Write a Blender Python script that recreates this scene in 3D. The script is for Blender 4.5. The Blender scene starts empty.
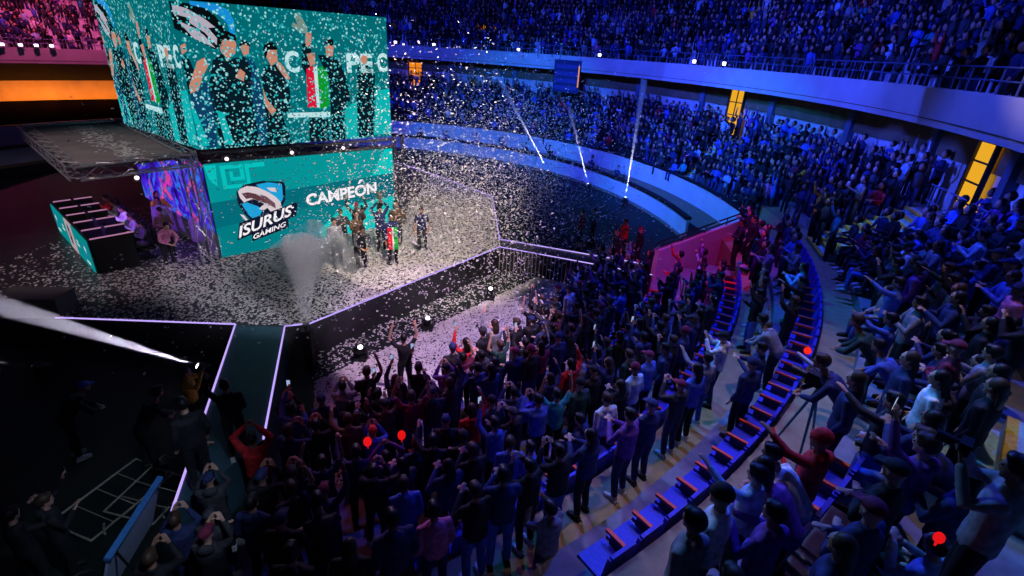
import bpy, bmesh, math, random
import numpy as np
from mathutils import Vector, Matrix
random.seed(7); rng = np.random.default_rng(7)
PI = math.pi
S = bpy.context.scene; COL = S.collection

# ---------------------------------------------------------------- camera, world, lights, exposure
cam = bpy.data.cameras.new('camera'); cam.sensor_width = 36; cam.lens = 507 / 1024 * 36; cam.clip_end = 400
co = bpy.data.objects.new('camera', cam); COL.objects.link(co); S.camera = co
th, ro = math.radians(25.5), math.radians(3.4)
fwd = Vector((0, math.cos(th), -math.sin(th))); rt = Vector((1, 0, 0)); up = rt.cross(fwd)
r2 = math.cos(ro) * rt + math.sin(ro) * up; u2 = -math.sin(ro) * rt + math.cos(ro) * up
co.matrix_world = Matrix(((r2.x, u2.x, -fwd.x, 0), (r2.y, u2.y, -fwd.y, 0), (r2.z, u2.z, -fwd.z, 8.0), (0, 0, 0, 1)))

w = bpy.data.worlds.new('world'); S.world = w; w.use_nodes = True
w.node_tree.nodes['Background'].inputs[0].default_value = (0.05, 0.07, 0.3, 1)
w.node_tree.nodes['Background'].inputs[1].default_value = 0.035
S.view_settings.view_transform = 'Standard'; S.view_settings.look = 'None'
S.view_settings.exposure = 0.0; S.view_settings.gamma = 1.0; S.view_settings.use_curve_mapping = False
S.cycles.use_denoising = True
S.cycles.max_bounces = 4; S.cycles.diffuse_bounces = 2; S.cycles.glossy_bounces = 2; S.cycles.volume_bounces = 0
S.cycles.transparent_max_bounces = 6; S.cycles.caustics_reflective = False; S.cycles.caustics_refractive = False
S.cycles.sample_clamp_indirect = 3.0

def spot(name, loc, aim, col, power, deg, blend=0.3, size=0.15):
    l = bpy.data.lights.new(name, 'SPOT'); l.color = col; l.energy = power
    l.spot_size = math.radians(deg); l.spot_blend = blend; l.shadow_soft_size = size
    o = bpy.data.objects.new(name, l); COL.objects.link(o); o.location = loc
    o.rotation_euler = (Vector(aim) - Vector(loc)).to_track_quat('-Z', 'Y').to_euler()
    return o
BLUE = (0.035, 0.07, 1.0); CYAN = (0.01, 0.34, 1.0); VIOLET = (0.3, 0.12, 1.0); LILAC = (0.88, 0.6, 0.95); WARM = (1.0, 0.86, 0.72)
MAGENTA = (1.0, 0.02, 0.55); PINK = (1.0, 0.15, 0.42); ORANGE = (1.0, 0.22, 0.02)
spot('blue_wash_back', (-6, 18, 15), (4, 46, 6), BLUE, 26000, 95, 0.6)
spot('blue_wash_side', (-3, 22, 14), (13.5, 26.5, 5.5), BLUE, 11500, 62, 0.05)
spot('blue_wash_upper', (-4, 12, 16), (12, 34, 10), BLUE, 14000, 66, 0.3)
spot('blue_wash_terrace', (6.0, 14, 17), (8.6, 9.5, 3), BLUE, 8000, 80, 0.5)
spot('cyan_wash_rows', (-1, 16, 14), (6.0, 10.5, 1.5), CYAN, 3600, 30, 0.5)
spot('cyan_wash_near', (-1, 15, 13), (4.5, 4.5, 2.5), CYAN, 3000, 40, 0.6)
spot('cyan_wash_ring', (-6, 20, 13), (9, 27, 1.5), CYAN, 9000, 46, 0.6)
spot('cyan_wash_ring_far', (-6, 24, 13), (-1, 42, 1.2), CYAN, 9000, 50, 0.6)
spot('magenta_wash', (3.5, 11.5, 12), (6.7, 18.0, 1.0), MAGENTA, 3600, 30, 0.5)
spot('violet_crowd', (-6, 18, 14), (1.0, 9.5, 1.0), VIOLET, 2300, 44, 0.7)
spot('lilac_walkway', (6, 8.5, 15), (4.6, 7.6, 2.4), (1.0, 0.72, 0.7), 1300, 44, 0.6)
spot('lilac_confetti', (1.0, 8.0, 12), (-1.9, 13.0, 0), LILAC, 7500, 30, 0.3)
spot('white_stage', (-1, 10, 13), (-3.6, 18.6, 1), WARM, 11000, 38, 0.4)
spot('white_air', (9, 23, 9), (-4, 25, 1.5), (1, 0.86, 0.92), 4200, 38, 0.6)
spot('white_front', (-1.5, 1.5, 12), (-7.0, 17.0, 2.5), (0.95, 0.85, 0.95), 2000, 40, 0.7)
spot('plume_fill', (-1.5, 7.5, 6.5), (-6.0, 12.6, 2.4), (0.9, 0.85, 1.0), 2600, 34, 0.6)  # added spot without a lamp body, brightens the smoke
spot('white_desk', (-14, 8, 12), (-13, 16, 1.5), (1.0, 0.82, 0.85), 2200, 44, 0.7)
spot('pink_wash_left', (-33.9, 39.3, 15), (-36.5, 41.6, 5.5), (1.0, 0.12, 0.40), 5200, 116, 0.5)
for _a in (134, 137, 140, 143, 146, 149, 152):     # uplights tucked in behind the balcony edge
    _r = 30.9 + (_a - 135) * .053 + .04
    spot('orange_wash_left', (-11.5 + _r * math.cos(math.radians(_a)), 21.8 + _r * math.sin(math.radians(_a)), 2.45), (-11.5 + 34 * math.cos(math.radians(_a)), 21.8 + 34 * math.sin(math.radians(_a)), 2.7), (1.0, 0.2, 0.012), 95 if _a != 143 else 150, 150, 0.6, 0.3)
spot('plain_fascia', (2, 12, 13), (12.6, 11.0, 9.3), (1.0, 0.74, 0.8), 2200, 34, 0.5)  # added unseen spot, greys the right end of the balcony front
spot('cyan_stair', (2.0, 10, 13), (5.9, 4.6, 3.9), CYAN, 1500, 17, 0.5)
spot('violet_base', (-13.6, 13.6, 3.9), (-12.0, 17.2, 1.1), (0.3, 0.06, 1.0), 700, 60, 0.6)  # added spot standing in for the violet glow below the side screen
spot('lilac_key', (-4, 17, 9), (0.5, 6.3, 1.2), (0.85, 0.5, 1.0), 1500, 40, 0.7)
spot('violet_key', (-1, 14, 12), (4.2, 4.6, 3.4), (0.4, 0.4, 1.0), 1100, 36, 0.7)
spot('red_crowd', (-5, 8, 9), (-1.8, 8.5, 1), (1.0, 0.2, 0.3), 230, 50, 0.8)
spot('side_fill', (-1.0, 3.0, 8), (-6.0, 5.8, 0.3), (0.55, 0.7, 1.0), 800, 24, 0.6)  # added unseen fill that brightens the leaning pale board
for _a, _z in ((-4, 4.6), (-11, 4.7), (-17, 4.8), (-22, 4.9)):     # added unseen spots in mid-air, turning the wall below the balcony blue
    spot('blue_wall_fill', (-11.5 + 19.5 * math.cos(math.radians(_a)), 21.8 + 19.5 * math.sin(math.radians(_a)), 6.2), (-11.5 + 25.6 * math.cos(math.radians(_a)), 21.8 + 25.6 * math.sin(math.radians(_a)), 4.55), BLUE, 1500, 29, 0.25)

# ---------------------------------------------------------------- helpers
def lin(r, g, b):
    f = lambda c: (c / 255) / 12.92 if c / 255 <= 0.04045 else ((c / 255 + 0.055) / 1.055) ** 2.4
    return (f(r), f(g), f(b))
MATS = {}
def mat(name, col, rough=0.7, metal=0.0, emit=0, bump=0, scale=20, vary=0.15, spec=0.3):
    if name in MATS: return MATS[name]
    m = bpy.data.materials.new(name); m.use_nodes = True; nt = m.node_tree; b = nt.nodes['Principled BSDF']
    b.inputs['Roughness'].default_value = rough; b.inputs['Metallic'].default_value = metal
    b.inputs['Specular IOR Level'].default_value = spec
    if emit:
        b.inputs['Base Color'].default_value = (0, 0, 0, 1); b.inputs['Emission Color'].default_value = (*col, 1)
        b.inputs['Emission Strength'].default_value = emit; b.inputs['Specular IOR Level'].default_value = 0
    else:
        n = nt.nodes.new('ShaderNodeTexNoise'); n.inputs['Scale'].default_value = scale; n.inputs['Detail'].default_value = 4
        t = nt.nodes.new('ShaderNodeTexCoord'); nt.links.new(t.outputs['Object'], n.inputs['Vector'])
        r = nt.nodes.new('ShaderNodeValToRGB'); nt.links.new(n.outputs['Fac'], r.inputs['Fac'])
        r.color_ramp.elements[0].position = 0.35; r.color_ramp.elements[1].position = 0.65
        r.color_ramp.elements[0].color = (*[c * (1 - vary) for c in col], 1)
        r.color_ramp.elements[1].color = (*[min(1, c * (1 + vary)) for c in col], 1)
        nt.links.new(r.outputs['Color'], b.inputs['Base Color'])
        if bump:
            bp = nt.nodes.new('ShaderNodeBump'); bp.inputs['Strength'].default_value = bump
            nt.links.new(n.outputs['Fac'], bp.inputs['Height']); nt.links.new(bp.outputs['Normal'], b.inputs['Normal'])
    MATS[name] = m; return m

class MB:
    """collects geometry with material slots, then becomes one mesh object"""
    def __init__(s): s.v = []; s.f = []; s.m = []; s.k = 0
    def add(s, vs, fs):
        o = len(s.v); s.v += [tuple(v) for v in vs]; s.f += [tuple(i + o for i in f) for f in fs]; s.m += [s.k] * len(fs); return s
    def box(s, c, d, rz=0, rx=0):
        M = Matrix.Translation(c) @ Matrix.Rotation(rz, 4, 'Z') @ Matrix.Rotation(rx, 4, 'X')
        vs = [M @ Vector((x * d[0] / 2, y * d[1] / 2, z * d[2] / 2)) for x in (-1, 1) for y in (-1, 1) for z in (-1, 1)]
        return s.add(vs, [(0, 1, 3, 2), (4, 6, 7, 5), (0, 4, 5, 1), (2, 3, 7, 6), (0, 2, 6, 4), (1, 5, 7, 3)])
    def tube(s, pts, rad, seg=6, cap=True):
        pts = [Vector(p) for p in pts]; n = len(pts)
        if not hasattr(rad, '__len__'): rad = [rad] * n
        vs = []; ref = None
        for i, p in enumerate(pts):
            t = (pts[min(i + 1, n - 1)] - pts[max(i - 1, 0)]); t = t.normalized() if t.length > 1e-6 else Vector((0, 0, 1))
            if ref is None: ref = Vector((1, 0, 0)) if abs(t.x) < 0.8 else Vector((0, 1, 0))
            a = (ref - t * ref.dot(t)).normalized(); b = t.cross(a); ref = a
            rr = rad[i] if hasattr(rad[i], '__len__') else (rad[i], rad[i])
            for k in range(seg):
                c = 2 * PI * k / seg; vs.append(p + a * rr[0] * math.cos(c) + b * rr[1] * math.sin(c))
        fs = [(i * seg + k, i * seg + (k + 1) % seg, (i + 1) * seg + (k + 1) % seg, (i + 1) * seg + k) for i in range(n - 1) for k in range(seg)]
        if cap: fs += [tuple(range(seg))[::-1], tuple((n - 1) * seg + k for k in range(seg))]
        return s.add(vs, fs)
    def ball(s, c, r, seg=10, rings=6, fn=None):
        if not hasattr(r, '__len__'): r = (r, r, r)
        vs = [(0, 0, -1)]
        for i in range(1, rings):
            a = -PI / 2 + PI * i / rings
            vs += [(math.cos(a) * math.cos(2 * PI * k / seg), math.cos(a) * math.sin(2 * PI * k / seg), math.sin(a)) for k in range(seg)]
        vs.append((0, 0, 1)); top = len(vs) - 1
        fs = [(0, 1 + (k + 1) % seg, 1 + k) for k in range(seg)]
        for i in range(rings - 2):
            o = 1 + i * seg; fs += [(o + k, o + (k + 1) % seg, o + seg + (k + 1) % seg, o + seg + k) for k in range(seg)]
        o = 1 + (rings - 2) * seg; fs += [(o + k, o + (k + 1) % seg, top) for k in range(seg)]
        if fn: vs = [fn(v) for v in vs]
        return s.add([(c[0] + v[0] * r[0], c[1] + v[1] * r[1], c[2] + v[2] * r[2]) for v in vs], fs)
    def lathe(s, c, prof, seg=16, axis=None):
        M = Matrix.Translation(c)
        if axis is not None: M = M @ Vector(axis).to_track_quat('Z', 'Y').to_matrix().to_4x4()
        vs = [M @ Vector((r * math.cos(2 * PI * k / seg), r * math.sin(2 * PI * k / seg), z)) for r, z in prof for k in range(seg)]
        n = len(prof)
        fs = [(i * seg + k, i * seg + (k + 1) % seg, (i + 1) * seg + (k + 1) % seg, (i + 1) * seg + k) for i in range(n - 1) for k in range(seg)]
        fs += [tuple(range(seg))[::-1], tuple((n - 1) * seg + k for k in range(seg))]
        return s.add(vs, fs)
    def build(s, name, mats, parent=None, smooth=False, link=True):
        me = bpy.data.meshes.new(name); me.from_pydata(s.v, [], s.f)
        for m in (mats if isinstance(mats, (list, tuple)) else [mats]): me.materials.append(m)
        if any(s.m): me.polygons.foreach_set('material_index', s.m)
        if smooth: me.polygons.foreach_set('use_smooth', [True] * len(me.polygons))
        me.update()
        if not link: return me
        o = bpy.data.objects.new(name, me); COL.objects.link(o)
        if parent: o.parent = parent
        return o
def tag(o, label, cat, group=None):
    o['label'] = label; o['category'] = cat
    if group: o['group'] = group
    return o
def empty(name, loc, rz, label, cat, group=None):
    o = bpy.data.objects.new(name, None); COL.objects.link(o); o.location = loc; o.rotation_euler = (0, 0, rz); o.empty_display_size = 0.2
    return tag(o, label, cat, group)
def struct(o): o['kind'] = 'structure'; return o

# ---------------------------------------------------------------- the arena in plan: everything turns about CX, CY
CX, CY = -11.5, 21.8
def pol(R, t, z=0.0):
    a = math.radians(t); return (CX + R * math.cos(a), CY + R * math.sin(a), z)
def RF(t):      # the balcony front is a slightly larger, off-centre circle
    a = math.radians(t); ox, oy = CX + 15.77, CY - 21.32; b = ox * math.cos(a) + oy * math.sin(a)
    return -b + math.sqrt(b * b - (ox * ox + oy * oy - 28.395 ** 2))
def DZ(t):      # the balcony steps down beyond the stage, towards the presidency boxes
    k = min(1, max(0, (t - 116) / 14)); return -1.6 * k * k * (3 - 2 * k)
def sweep(prof, t0, t1, n, name, m, closed=False, smooth=False):
    """prof: list of (R or function of angle, z or function of angle)"""
    b = MB(); k = len(prof); vs = []
    for i in range(n + 1):
        t = t0 + (t1 - t0) * i / n
        for R, z in prof: vs.append(pol(R(t) if callable(R) else R, t, z(t) if callable(z) else z))
    kk = k if closed else k - 1
    fs = [(i * k + j, i * k + (j + 1) % k, (i + 1) * k + (j + 1) % k, (i + 1) * k + j) for i in range(n) for j in range(kk)]
    if closed: fs += [tuple(range(k)), tuple(n * k + j for j in range(k))[::-1]]
    b.add(vs, fs); return struct(b.build(name, m, smooth=smooth))

M_conc = mat('concrete', (0.34, 0.33, 0.33), 0.85, bump=0.15, scale=3)
M_wall = mat('painted_wall', (0.55, 0.55, 0.56), 0.7, scale=1.2, vary=0.06)
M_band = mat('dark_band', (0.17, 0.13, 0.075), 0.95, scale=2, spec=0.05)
M_floor = mat('black_floor', (0.006, 0.012, 0.011), 0.55, scale=2, vary=0.3)
M_black = mat('black_paint', (0.008, 0.008, 0.009), 0.6)
M_walk = mat('walkway_brown', (0.33, 0.24, 0.13), 0.9, bump=0.2, scale=6, vary=0.12)
M_step = mat('step_grey', (0.20, 0.20, 0.22), 0.85, bump=0.1, scale=5)
M_metal = mat('galvanised', (0.5, 0.5, 0.52), 0.35, 0.9)
M_dmetal = mat('dark_metal', (0.05, 0.05, 0.055), 0.45, 0.8)
M_truss = mat('aluminium_truss', (0.42, 0.40, 0.42), 0.4, 0.7)
M_yellow = mat('lit_corridor', lin(235, 170, 40), emit=1.0)
M_orange = mat('lit_opening', lin(235, 130, 20), emit=1.0)

# floor
fb = MB(); n = 72
fb.add([pol(0, 0, 0)] + [pol(27, 360 * i / n, 0) for i in range(n)], [(0, 1 + i, 1 + (i + 1) % n) for i in range(n)])
struct(fb.build('floor', M_floor))

T0, T1 = -66, 186
# outer ring wall, alley and barrier (beyond the pink gate), to the right of the stage and round behind it
sweep([(21.25, 0), (21.25, 2.0), (21.45, 2.0), (21.45, 0)], -2, T1, 90, 'wall_ring', M_wall, True)
sweep([(21.2, 2.0), (21.2, 2.06), (21.5, 2.06), (21.5, 2.0)], -2, T1, 90, 'trim_1', M_dmetal, True)
sweep([(19.6, 0), (19.6, 1.05), (19.72, 1.05), (19.72, 0)], 4, T1, 80, 'wall_barrier', M_wall, True)
sweep([(19.5, 1.05), (19.5, 1.17), (19.8, 1.17), (19.8, 1.05)], 4, T1, 80, 'trim_2', M_black, True)
sweep([(21.235, 0), (21.235, 0.95)], -2, T1, 90, 'trim_4', mat('dado_brown', (0.22, 0.17, 0.12), 0.9))
sweep([(19.59, 0), (19.59, 0.18)], 4, T1, 80, 'trim_5', MATS['dado_brown'])
# lower terrace beyond the ring wall: seven steps
def RB(t): return RF(t) + 1.35
NT = 7
prof = [(21.45, 1.5)]
for k in range(NT):
    z = 1.5 + k * 0.36
    prof += [((lambda t, k=k: 21.45 + (RB(t) - 21.45) * k / NT), z), ((lambda t, k=k: 21.45 + (RB(t) - 21.45) * (k + 1) / NT), z)]
prof = [(21.45, 0.0)] + prof
sweep(prof, -1, 124, 84, 'floor_terrace', M_step)
# near terrace right of the curved walkway
NR = 5; RW0, RW1 = 21.95, 22.65
prof = [(RW1, 2.4)]
for k in range(NR):
    z = 2.4 + (k + 1) * 0.31
    prof += [((lambda t, k=k: RW1 + (RB(t) - RW1) * k / NR), z), ((lambda t, k=k: RW1 + (RB(t) - RW1) * (k + 1) / NR), z)]
sweep(prof, T0, -1, 50, 'floor_near_terrace', M_step)
sweep([(RW0, 0), (RW0, 2.4), (RW1, 2.4), (RW1, 0)], T0, -1, 50, 'floor_walkway', M_walk, True)
# stepped seat rows between arena floor and walkway
sweep([(16.9, 0), (16.9, 0.2), (18.2, 0.2), (18.2, 0.32), (18.32, 0.32), (18.32, 0.45), (19.15, 0.45), (19.15, 0.7), (20.1, 0.7), (20.1, 0)], T0, -10, 50, 'floor_seat_rows', M_step, True)
sweep([(20.1, 0), (20.1, 1.3), (20.95, 1.3), (20.95, 0)], T0, -3, 50, 'floor_inner_walkway', M_walk, True)
sweep([(20.95, 0), (20.95, 1.6), (21.95, 1.6), (21.95, 0)], T0, -3, 50, 'floor_upper_seat_row', M_step, True)
# balcony
Z = lambda z: (lambda t: z + DZ(t))
sweep([((lambda t: RF(t)), Z(6.5)), ((lambda t: RF(t)), Z(7.55)), ((lambda t: RF(t) + 0.22), Z(7.55)), ((lambda t: RF(t) + 0.22), Z(7.0)),
       ((lambda t: RF(t) + 1.5), Z(7.0)), ((lambda t: RF(t) + 1.5), Z(6.5))], T0, T1, 130, 'wall_balcony_front', M_wall, True)
sweep([((lambda t: RF(t) - 0.012), Z(6.68)), ((lambda t: RF(t) - 0.012), Z(6.71))], T0, T1, 130, 'trim_3', M_band)
def ZL(t): return 5.5 + DZ(t) - (0.3 if t > 124 else 0)
sweep([(RB, ZL), (RB, Z(6.5))], T0, 118, 100, 'wall_upper_band', M_band)  # darker strip along the top of the back wall
sweep([(RB, ZL), (RB, Z(6.5))], 118, T1, 40, 'wall_upper_band', mat('charcoal_band', (0.035, 0.045, 0.05), 0.95, spec=0.02))  # same strip, darker and greyer at the left
sweep([((lambda t: RB(t) + 0.1), Z(0.0)), ((lambda t: RB(t) + 0.1), Z(5.6))], T0, T1, 130, 'wall_back', M_wall)
for t in (-18.6, -9.5, 2, 15, 28, 41, 54, 67, 80, 93, 106, 119):
    b = MB(); x, y, z = pol(RB(t) - 0.02, t, 0); b.box((x, y, 4.2 + DZ(t)), (0.3, 0.34, 4.6), math.radians(t))
    struct(b.build('column', mat('column_paint', (0.10, 0.13, 0.2), 0.7)))
# upper bowl
NU = 13
prof = [((lambda t: RF(t) + 1.5), Z(7.0))]
for k in range(NU):
    z = 7.0 + (k + 1) * 0.45
    prof += [((lambda t, k=k: RF(t) + 1.5 + 0.82 * k), Z(z)), ((lambda t, k=k: RF(t) + 1.5 + 0.82 * (k + 1)), Z(z))]
sweep(prof, -40, T1, 120, 'floor_upper_bowl', mat('bench_concrete', (0.6, 0.6, 0.66), 0.8, scale=3))
# black skirt on the arena side of the left boxes
sweep([((lambda t: RB(t) - 0.5), 0), ((lambda t: RB(t) - 0.5), 2.15), ((lambda t: RB(t) + 0.12), 2.15)], 124, T1, 40, 'wall_left_skirt', mat('matt_black', (0.004, 0.004, 0.004), 1.0, spec=0.0))

# lit doorways in the back wall, with frame and glazing bars
def doorway(i, t, wd, z0, z1, m, bar=True):
    x, y, _ = pol(RB(t) - 0.06, t); r = math.radians(t)
    b = MB(); b.box((x, y, (z0 + z1) / 2), (0.05, wd, z1 - z0), r); d = struct(b.build('door_%d' % i, m))
    f = MB()
    for s in (-1, 1): f.box((x - 0.05 * math.cos(r) - s * wd / 2 * math.sin(r), y - 0.05 * math.sin(r) + s * wd / 2 * math.cos(r), (z0 + z1) / 2), (0.12, 0.1, z1 - z0), r)
    f.box((x - 0.05 * math.cos(r), y - 0.05 * math.sin(r), z1), (0.12, wd + 0.1, 0.1), r)
    k = 4
    for j in range(1, k): f.box((x - 0.04 * math.cos(r), y - 0.04 * math.sin(r), z0 + (z1 - z0) * j / k), (0.05, wd, 0.05), r)
    if bar: f.box((x - 0.04 * math.cos(r), y - 0.04 * math.sin(r), (z0 + z1) / 2), (0.05, 0.05, z1 - z0), r)
    f.build('door_frame', M_dmetal, d)
doorway(1, 21.5, 1.15, 3.7, 6.45, M_yellow); doorway(2, -15.5, 1.0, 3.95, 6.3, M_yellow, False); doorway(3, 87, 1.3, 4.2, 6.2, M_orange)
doorway(4, 127, 1.0, 1.2, 2.9, M_orange)
b = MB(); tt = 76
b.box(pol(RF(tt) + 5.55, tt, 9.35), (0.2, 2.4, 0.5), math.radians(tt)); struct(b.build('vomitory_1', M_orange))  # glowing box for the lit vomitory opening in the upper bowl

# balcony rail, in lengths between posts
def rail_section(t0, t1, z, Rfn, where, npost=6, group='railing lengths on the balcony front', h=0.62):
    r = empty('guard_rail', pol(Rfn(t0), t0, z(t0)), 0, 'thin blue-grey tube railing ' + where, 'railing', group)
    loc = Vector(r.location)
    for zz in (h, h * 0.5):
        b = MB(); b.tube([Vector(pol(Rfn(t), t, z(t) + zz)) - loc for t in np.linspace(t0, t1, 12)], 0.024); b.build('rail', M_rail, r)
    for i in range(npost):
        t = t0 + (t1 - t0) * (i + 0.5) / npost; b = MB(); p = Vector(pol(Rfn(t), t, z(t))) - loc
        b.tube([p, p + Vector((0, 0, h))], 0.026, 6); b.build('post', M_rail, r)
M_rail = mat('rail_paint', (0.10, 0.14, 0.26), 0.5, 0.3)
WH = ['above the rightmost balcony bay beside the camera', 'above the lit yellow doorway nearest the camera', 'above the second blue wall bay', 'above the third blue wall bay',
      'above the tall yellow doorway', 'above the bay with standing silhouettes', 'just right of the hanging scoreboard', 'just left of the hanging scoreboard',
      'above the far blue wall midway to the stage', 'above the small orange doorway by the screen', 'just beyond the right edge of the upper screen', 'behind the stage screens', 'above the pink balcony front at far left', 'above the pink balcony front beside the side screen']
tb = [-38, -20, -8, 2, 14, 26, 38, 50, 62, 74, 86, 98, 112, 138, 160]
for i in range(14):
    rail_section(tb[i], tb[i + 1], Z(7.55), lambda t: RF(t) + 0.1, WH[i], 7)

# ---------------------------------------------------------------- stage
ST = [(-22, 10.8), (-7.21, 11.45), (-5.93, 11.5), (-5.35, 11.7), (-0.55, 18.3), (-1.29, 25.3), (-4.5, 28.9), (-9.9, 34), (-24, 34)]
M_stage = mat('stage_deck', (0.022, 0.022, 0.026), 0.35, scale=4)
b = MB(); k = len(ST)
b.add([(x, y, 0) for x, y in ST] + [(x, y, 1.0) for x, y in ST], [tuple(range(k, 2 * k)), ] + [(i, (i + 1) % k, k + (i + 1) % k, k + i) for i in range(k)])
stage = tag(b.build('stage_platform', M_stage), 'large black stage platform edged with thin purple light lines, under the big screens', 'stage')
M_strip = mat('violet_light_line', (0.50, 0.36, 0.95), emit=1.15)
def strip(pts, parent, name='light_line', r=0.022):
    bb = MB(); bb.tube([Vector(p) for p in pts], r, 5); return bb.build(name, M_strip, parent)
strip([(-22, 10.78, 1.02), (-7.21, 11.43, 1.02)], stage)
strip([(-5.93, 11.48, 1.02), (-5.35, 11.68, 1.02), (-0.53, 18.28, 1.02)], stage)
strip([(-0.6, 19.0, 1.02), (-1.27, 25.3, 1.02), (-4.5, 28.92, 1.02), (-9.9, 34.05, 1.02)], stage)
# runway down towards the crowd
rw = MB(); A_, B_, C_, D_ = (-7.21, 11.45), (-5.93, 11.5), (-4.55, 7.35), (-5.2, 5.6)
q = [(*A_, 0), (*B_, 0), (*C_, 0), (*D_, 0), (*A_, .99), (*B_, .99), (*C_, .99), (*D_, .99)]
rw.add(q, [(4, 5, 6, 7), (0, 1, 5, 4), (1, 2, 6, 5), (2, 3, 7, 6), (3, 0, 4, 7)])
runway = tag(rw.build('runway', mat('runway_deck', (0.03, 0.075, 0.10), 0.4, scale=3)), 'narrow teal-black runway leading from the stage into the standing crowd', 'runway')
strip([(*A_, 1.01), (*D_, 1.01)], runway); strip([(*B_, 1.01), (*C_, 1.01)], runway)
# ramp from stage corner to the stands
rp = MB(); q = [(-0.55, 18.3), (4.9, 16.45), (5.0, 17.35), (-0.6, 19.15)]
rp.add([(x, y, 0.0) for x, y in q] + [(x, y, 0.98) for x, y in q], [(4, 5, 6, 7), (0, 1, 5, 4), (1, 2, 6, 5), (2, 3, 7, 6), (3, 0, 4, 7)])
ramp = tag(rp.build('ramp', M_stage), 'slim black catwalk running from the stage corner to the stands', 'catwalk')
strip([(-0.55, 18.28, 1.0), (4.9, 16.43, 1.0)], ramp); strip([(-0.6, 19.15, 1.0), (5.0, 17.35, 1.0)], ramp)
bb = MB()
for i in range(40):
    s = i / 39; bb.box((-0.55 + 5.45 * s, 18.27 - 1.85 * s, 0.5), (0.03, 0.03, 0.9))
bb.build('bar_infill', M_truss, ramp)

# ---------------------------------------------------------------- LED screens
A0 = Vector((-9.86, 15.68, 0)); B0 = Vector((-5.0, 20.1, 0)); DIR = (B0 - A0).normalized(); LW = 6.57
A1 = Vector((-14.75, 19.3, 0)); DIR2 = (A0 - A1).normalized(); LW2 = (A0 - A1).length
EM = lambda n, r, g, b_, s=1.0: mat(n, lin(r, g, b_), emit=s)
class Feed:
    """flat pictures on a screen, in metres along the screen and up it"""
    def __init__(s): s.v = []; s.f = []; s.m = []; s.mats = []
    def poly(s, pts, m, lay=1, su=1.0, W=99, H=99):
        if m not in s.mats: s.mats.append(m)
        P = [(max(0, min(W, u * su)), max(0, min(H, v))) for u, v in pts]
        # ear-safe fill
        bmx = bmesh.new(); vs = [bmx.verts.new((u, v, 0)) for u, v in P]
        try: f = bmx.faces.new(vs)
        except ValueError: bmx.free(); return
        bmesh.ops.triangulate(bmx, faces=[f]); o = len(s.v)
        bmx.verts.ensure_lookup_table(); bmx.verts.index_update()
        for vv in bmx.verts: s.v.append((vv.co.x, vv.co.y, lay * 0.003))
        for ff in bmx.faces: s.f.append(tuple(vv.index + o for vv in ff.verts)); s.m.append(s.mats.index(m))
        bmx.free()
    def build(s, name, parent):
        me = bpy.data.meshes.new(name); me.from_pydata([(x, -z, y) for x, y, z in s.v], [], s.f)
        for m in s.mats: me.materials.append(m)
        me.polygons.foreach_set('material_index', s.m); o = bpy.data.objects.new(name, me); COL.objects.link(o); o.parent = parent; return o
def lettering(txt, size_h, width, loc, ang, m, parent, shear=0.0, bold=0.012, name='lettering', lay=0.012, skew=0.0):
    c = bpy.data.curves.new(name, 'FONT'); c.body = txt; c.size = 1; c.offset = bold; c.shear = shear; c.extrude = 0.004; c.resolution_u = 3
    t = bpy.data.objects.new(name, c); COL.objects.link(t); bpy.context.view_layer.update()
    me = bpy.data.meshes.new_from_object(t.evaluated_get(bpy.context.evaluated_depsgraph_get())); bpy.data.objects.remove(t)
    co_ = np.zeros(len(me.vertices) * 3); me.vertices.foreach_get('co', co_); co_ = co_.reshape(-1, 3)
    mn, mx = co_.min(0), co_.max(0); x = (co_[:, 0] - mn[0]) / (mx[0] - mn[0]) * width
    base = 0.0; y = (co_[:, 1] - base) / 0.73 * size_h
    ca, sa = math.cos(ang), math.sin(ang)
    X = loc[0] + x * ca - y * sa * 0.0 + 0; Zz = loc[1] + x * sa + y * 1.0
    out = np.stack([X, -lay - co_[:, 2], Zz], 1); me.vertices.foreach_set('co', out.ravel().astype(np.float32))
    me.materials.clear(); me.materials.append(m); me.update()
    o = bpy.data.objects.new(name, me); COL.objects.link(o); o.parent = parent; return o
def led(org, d, W, H, z, label, bg, depth=0.35):
    r = empty('led_screen', (org.x, org.y, z), math.atan2(d.y, d.x), label, 'screen', 'stage led screens')
    b = MB(); b.box((W / 2, depth / 2 + 0.01, H / 2), (W, depth, H)); b.build('screen_cabinet', M_black, r)
    b = MB(); b.add([(0, 0, 0), (W, 0, 0), (W, 0, H), (0, 0, H)], [(0, 1, 2, 3)]); b.build('display', bg, r)
    return r
M_w = EM('feed_white', 245, 240, 245); M_bk = EM('feed_black', 6, 14, 18, 1.0)
# lower screen
low = led(A0, DIR, LW, 3.15, 1.0, 'large teal lower screen with shark emblem and CAMPEÓN, behind the players', EM('teal_mid', 2, 122, 130))
F = Feed(); kw = dict(W=LW, H=3.15)
F.poly([(0, 3.15), (LW, 3.15), (LW, 2.17), (2.79, 2.05), (0.0, 1.9)], EM('teal_top', 4, 146, 150), 1, **kw)
F.poly([(0, 1.9), (2.79, 2.05), (LW, 2.17), (LW, 1.25), (4.36, 1.13), (3.0, 1.3), (0, 1.05)], EM('teal_dark', 2, 106, 120), 1, **kw)
F.poly([(5.65, 2.18), (6.24, 3.12), (LW, 3.12), (LW, 2.19)], EM('teal_bright', 8, 190, 186), 2, **kw)
F.poly([(3.29, 0.31), (4.36, 1.13), (LW, 1.25), (LW, 0.0), (3.54, 0.0)], EM('teal_bright', 0, 0, 0), 2, **kw)
tb_ = EM('teal_bright', 0, 0, 0)
F.poly([(0.02, 3.1), (0.35, 3.1), (0.29, 2.42), (0.1, 2.62)], tb_, 2, **kw)
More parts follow.
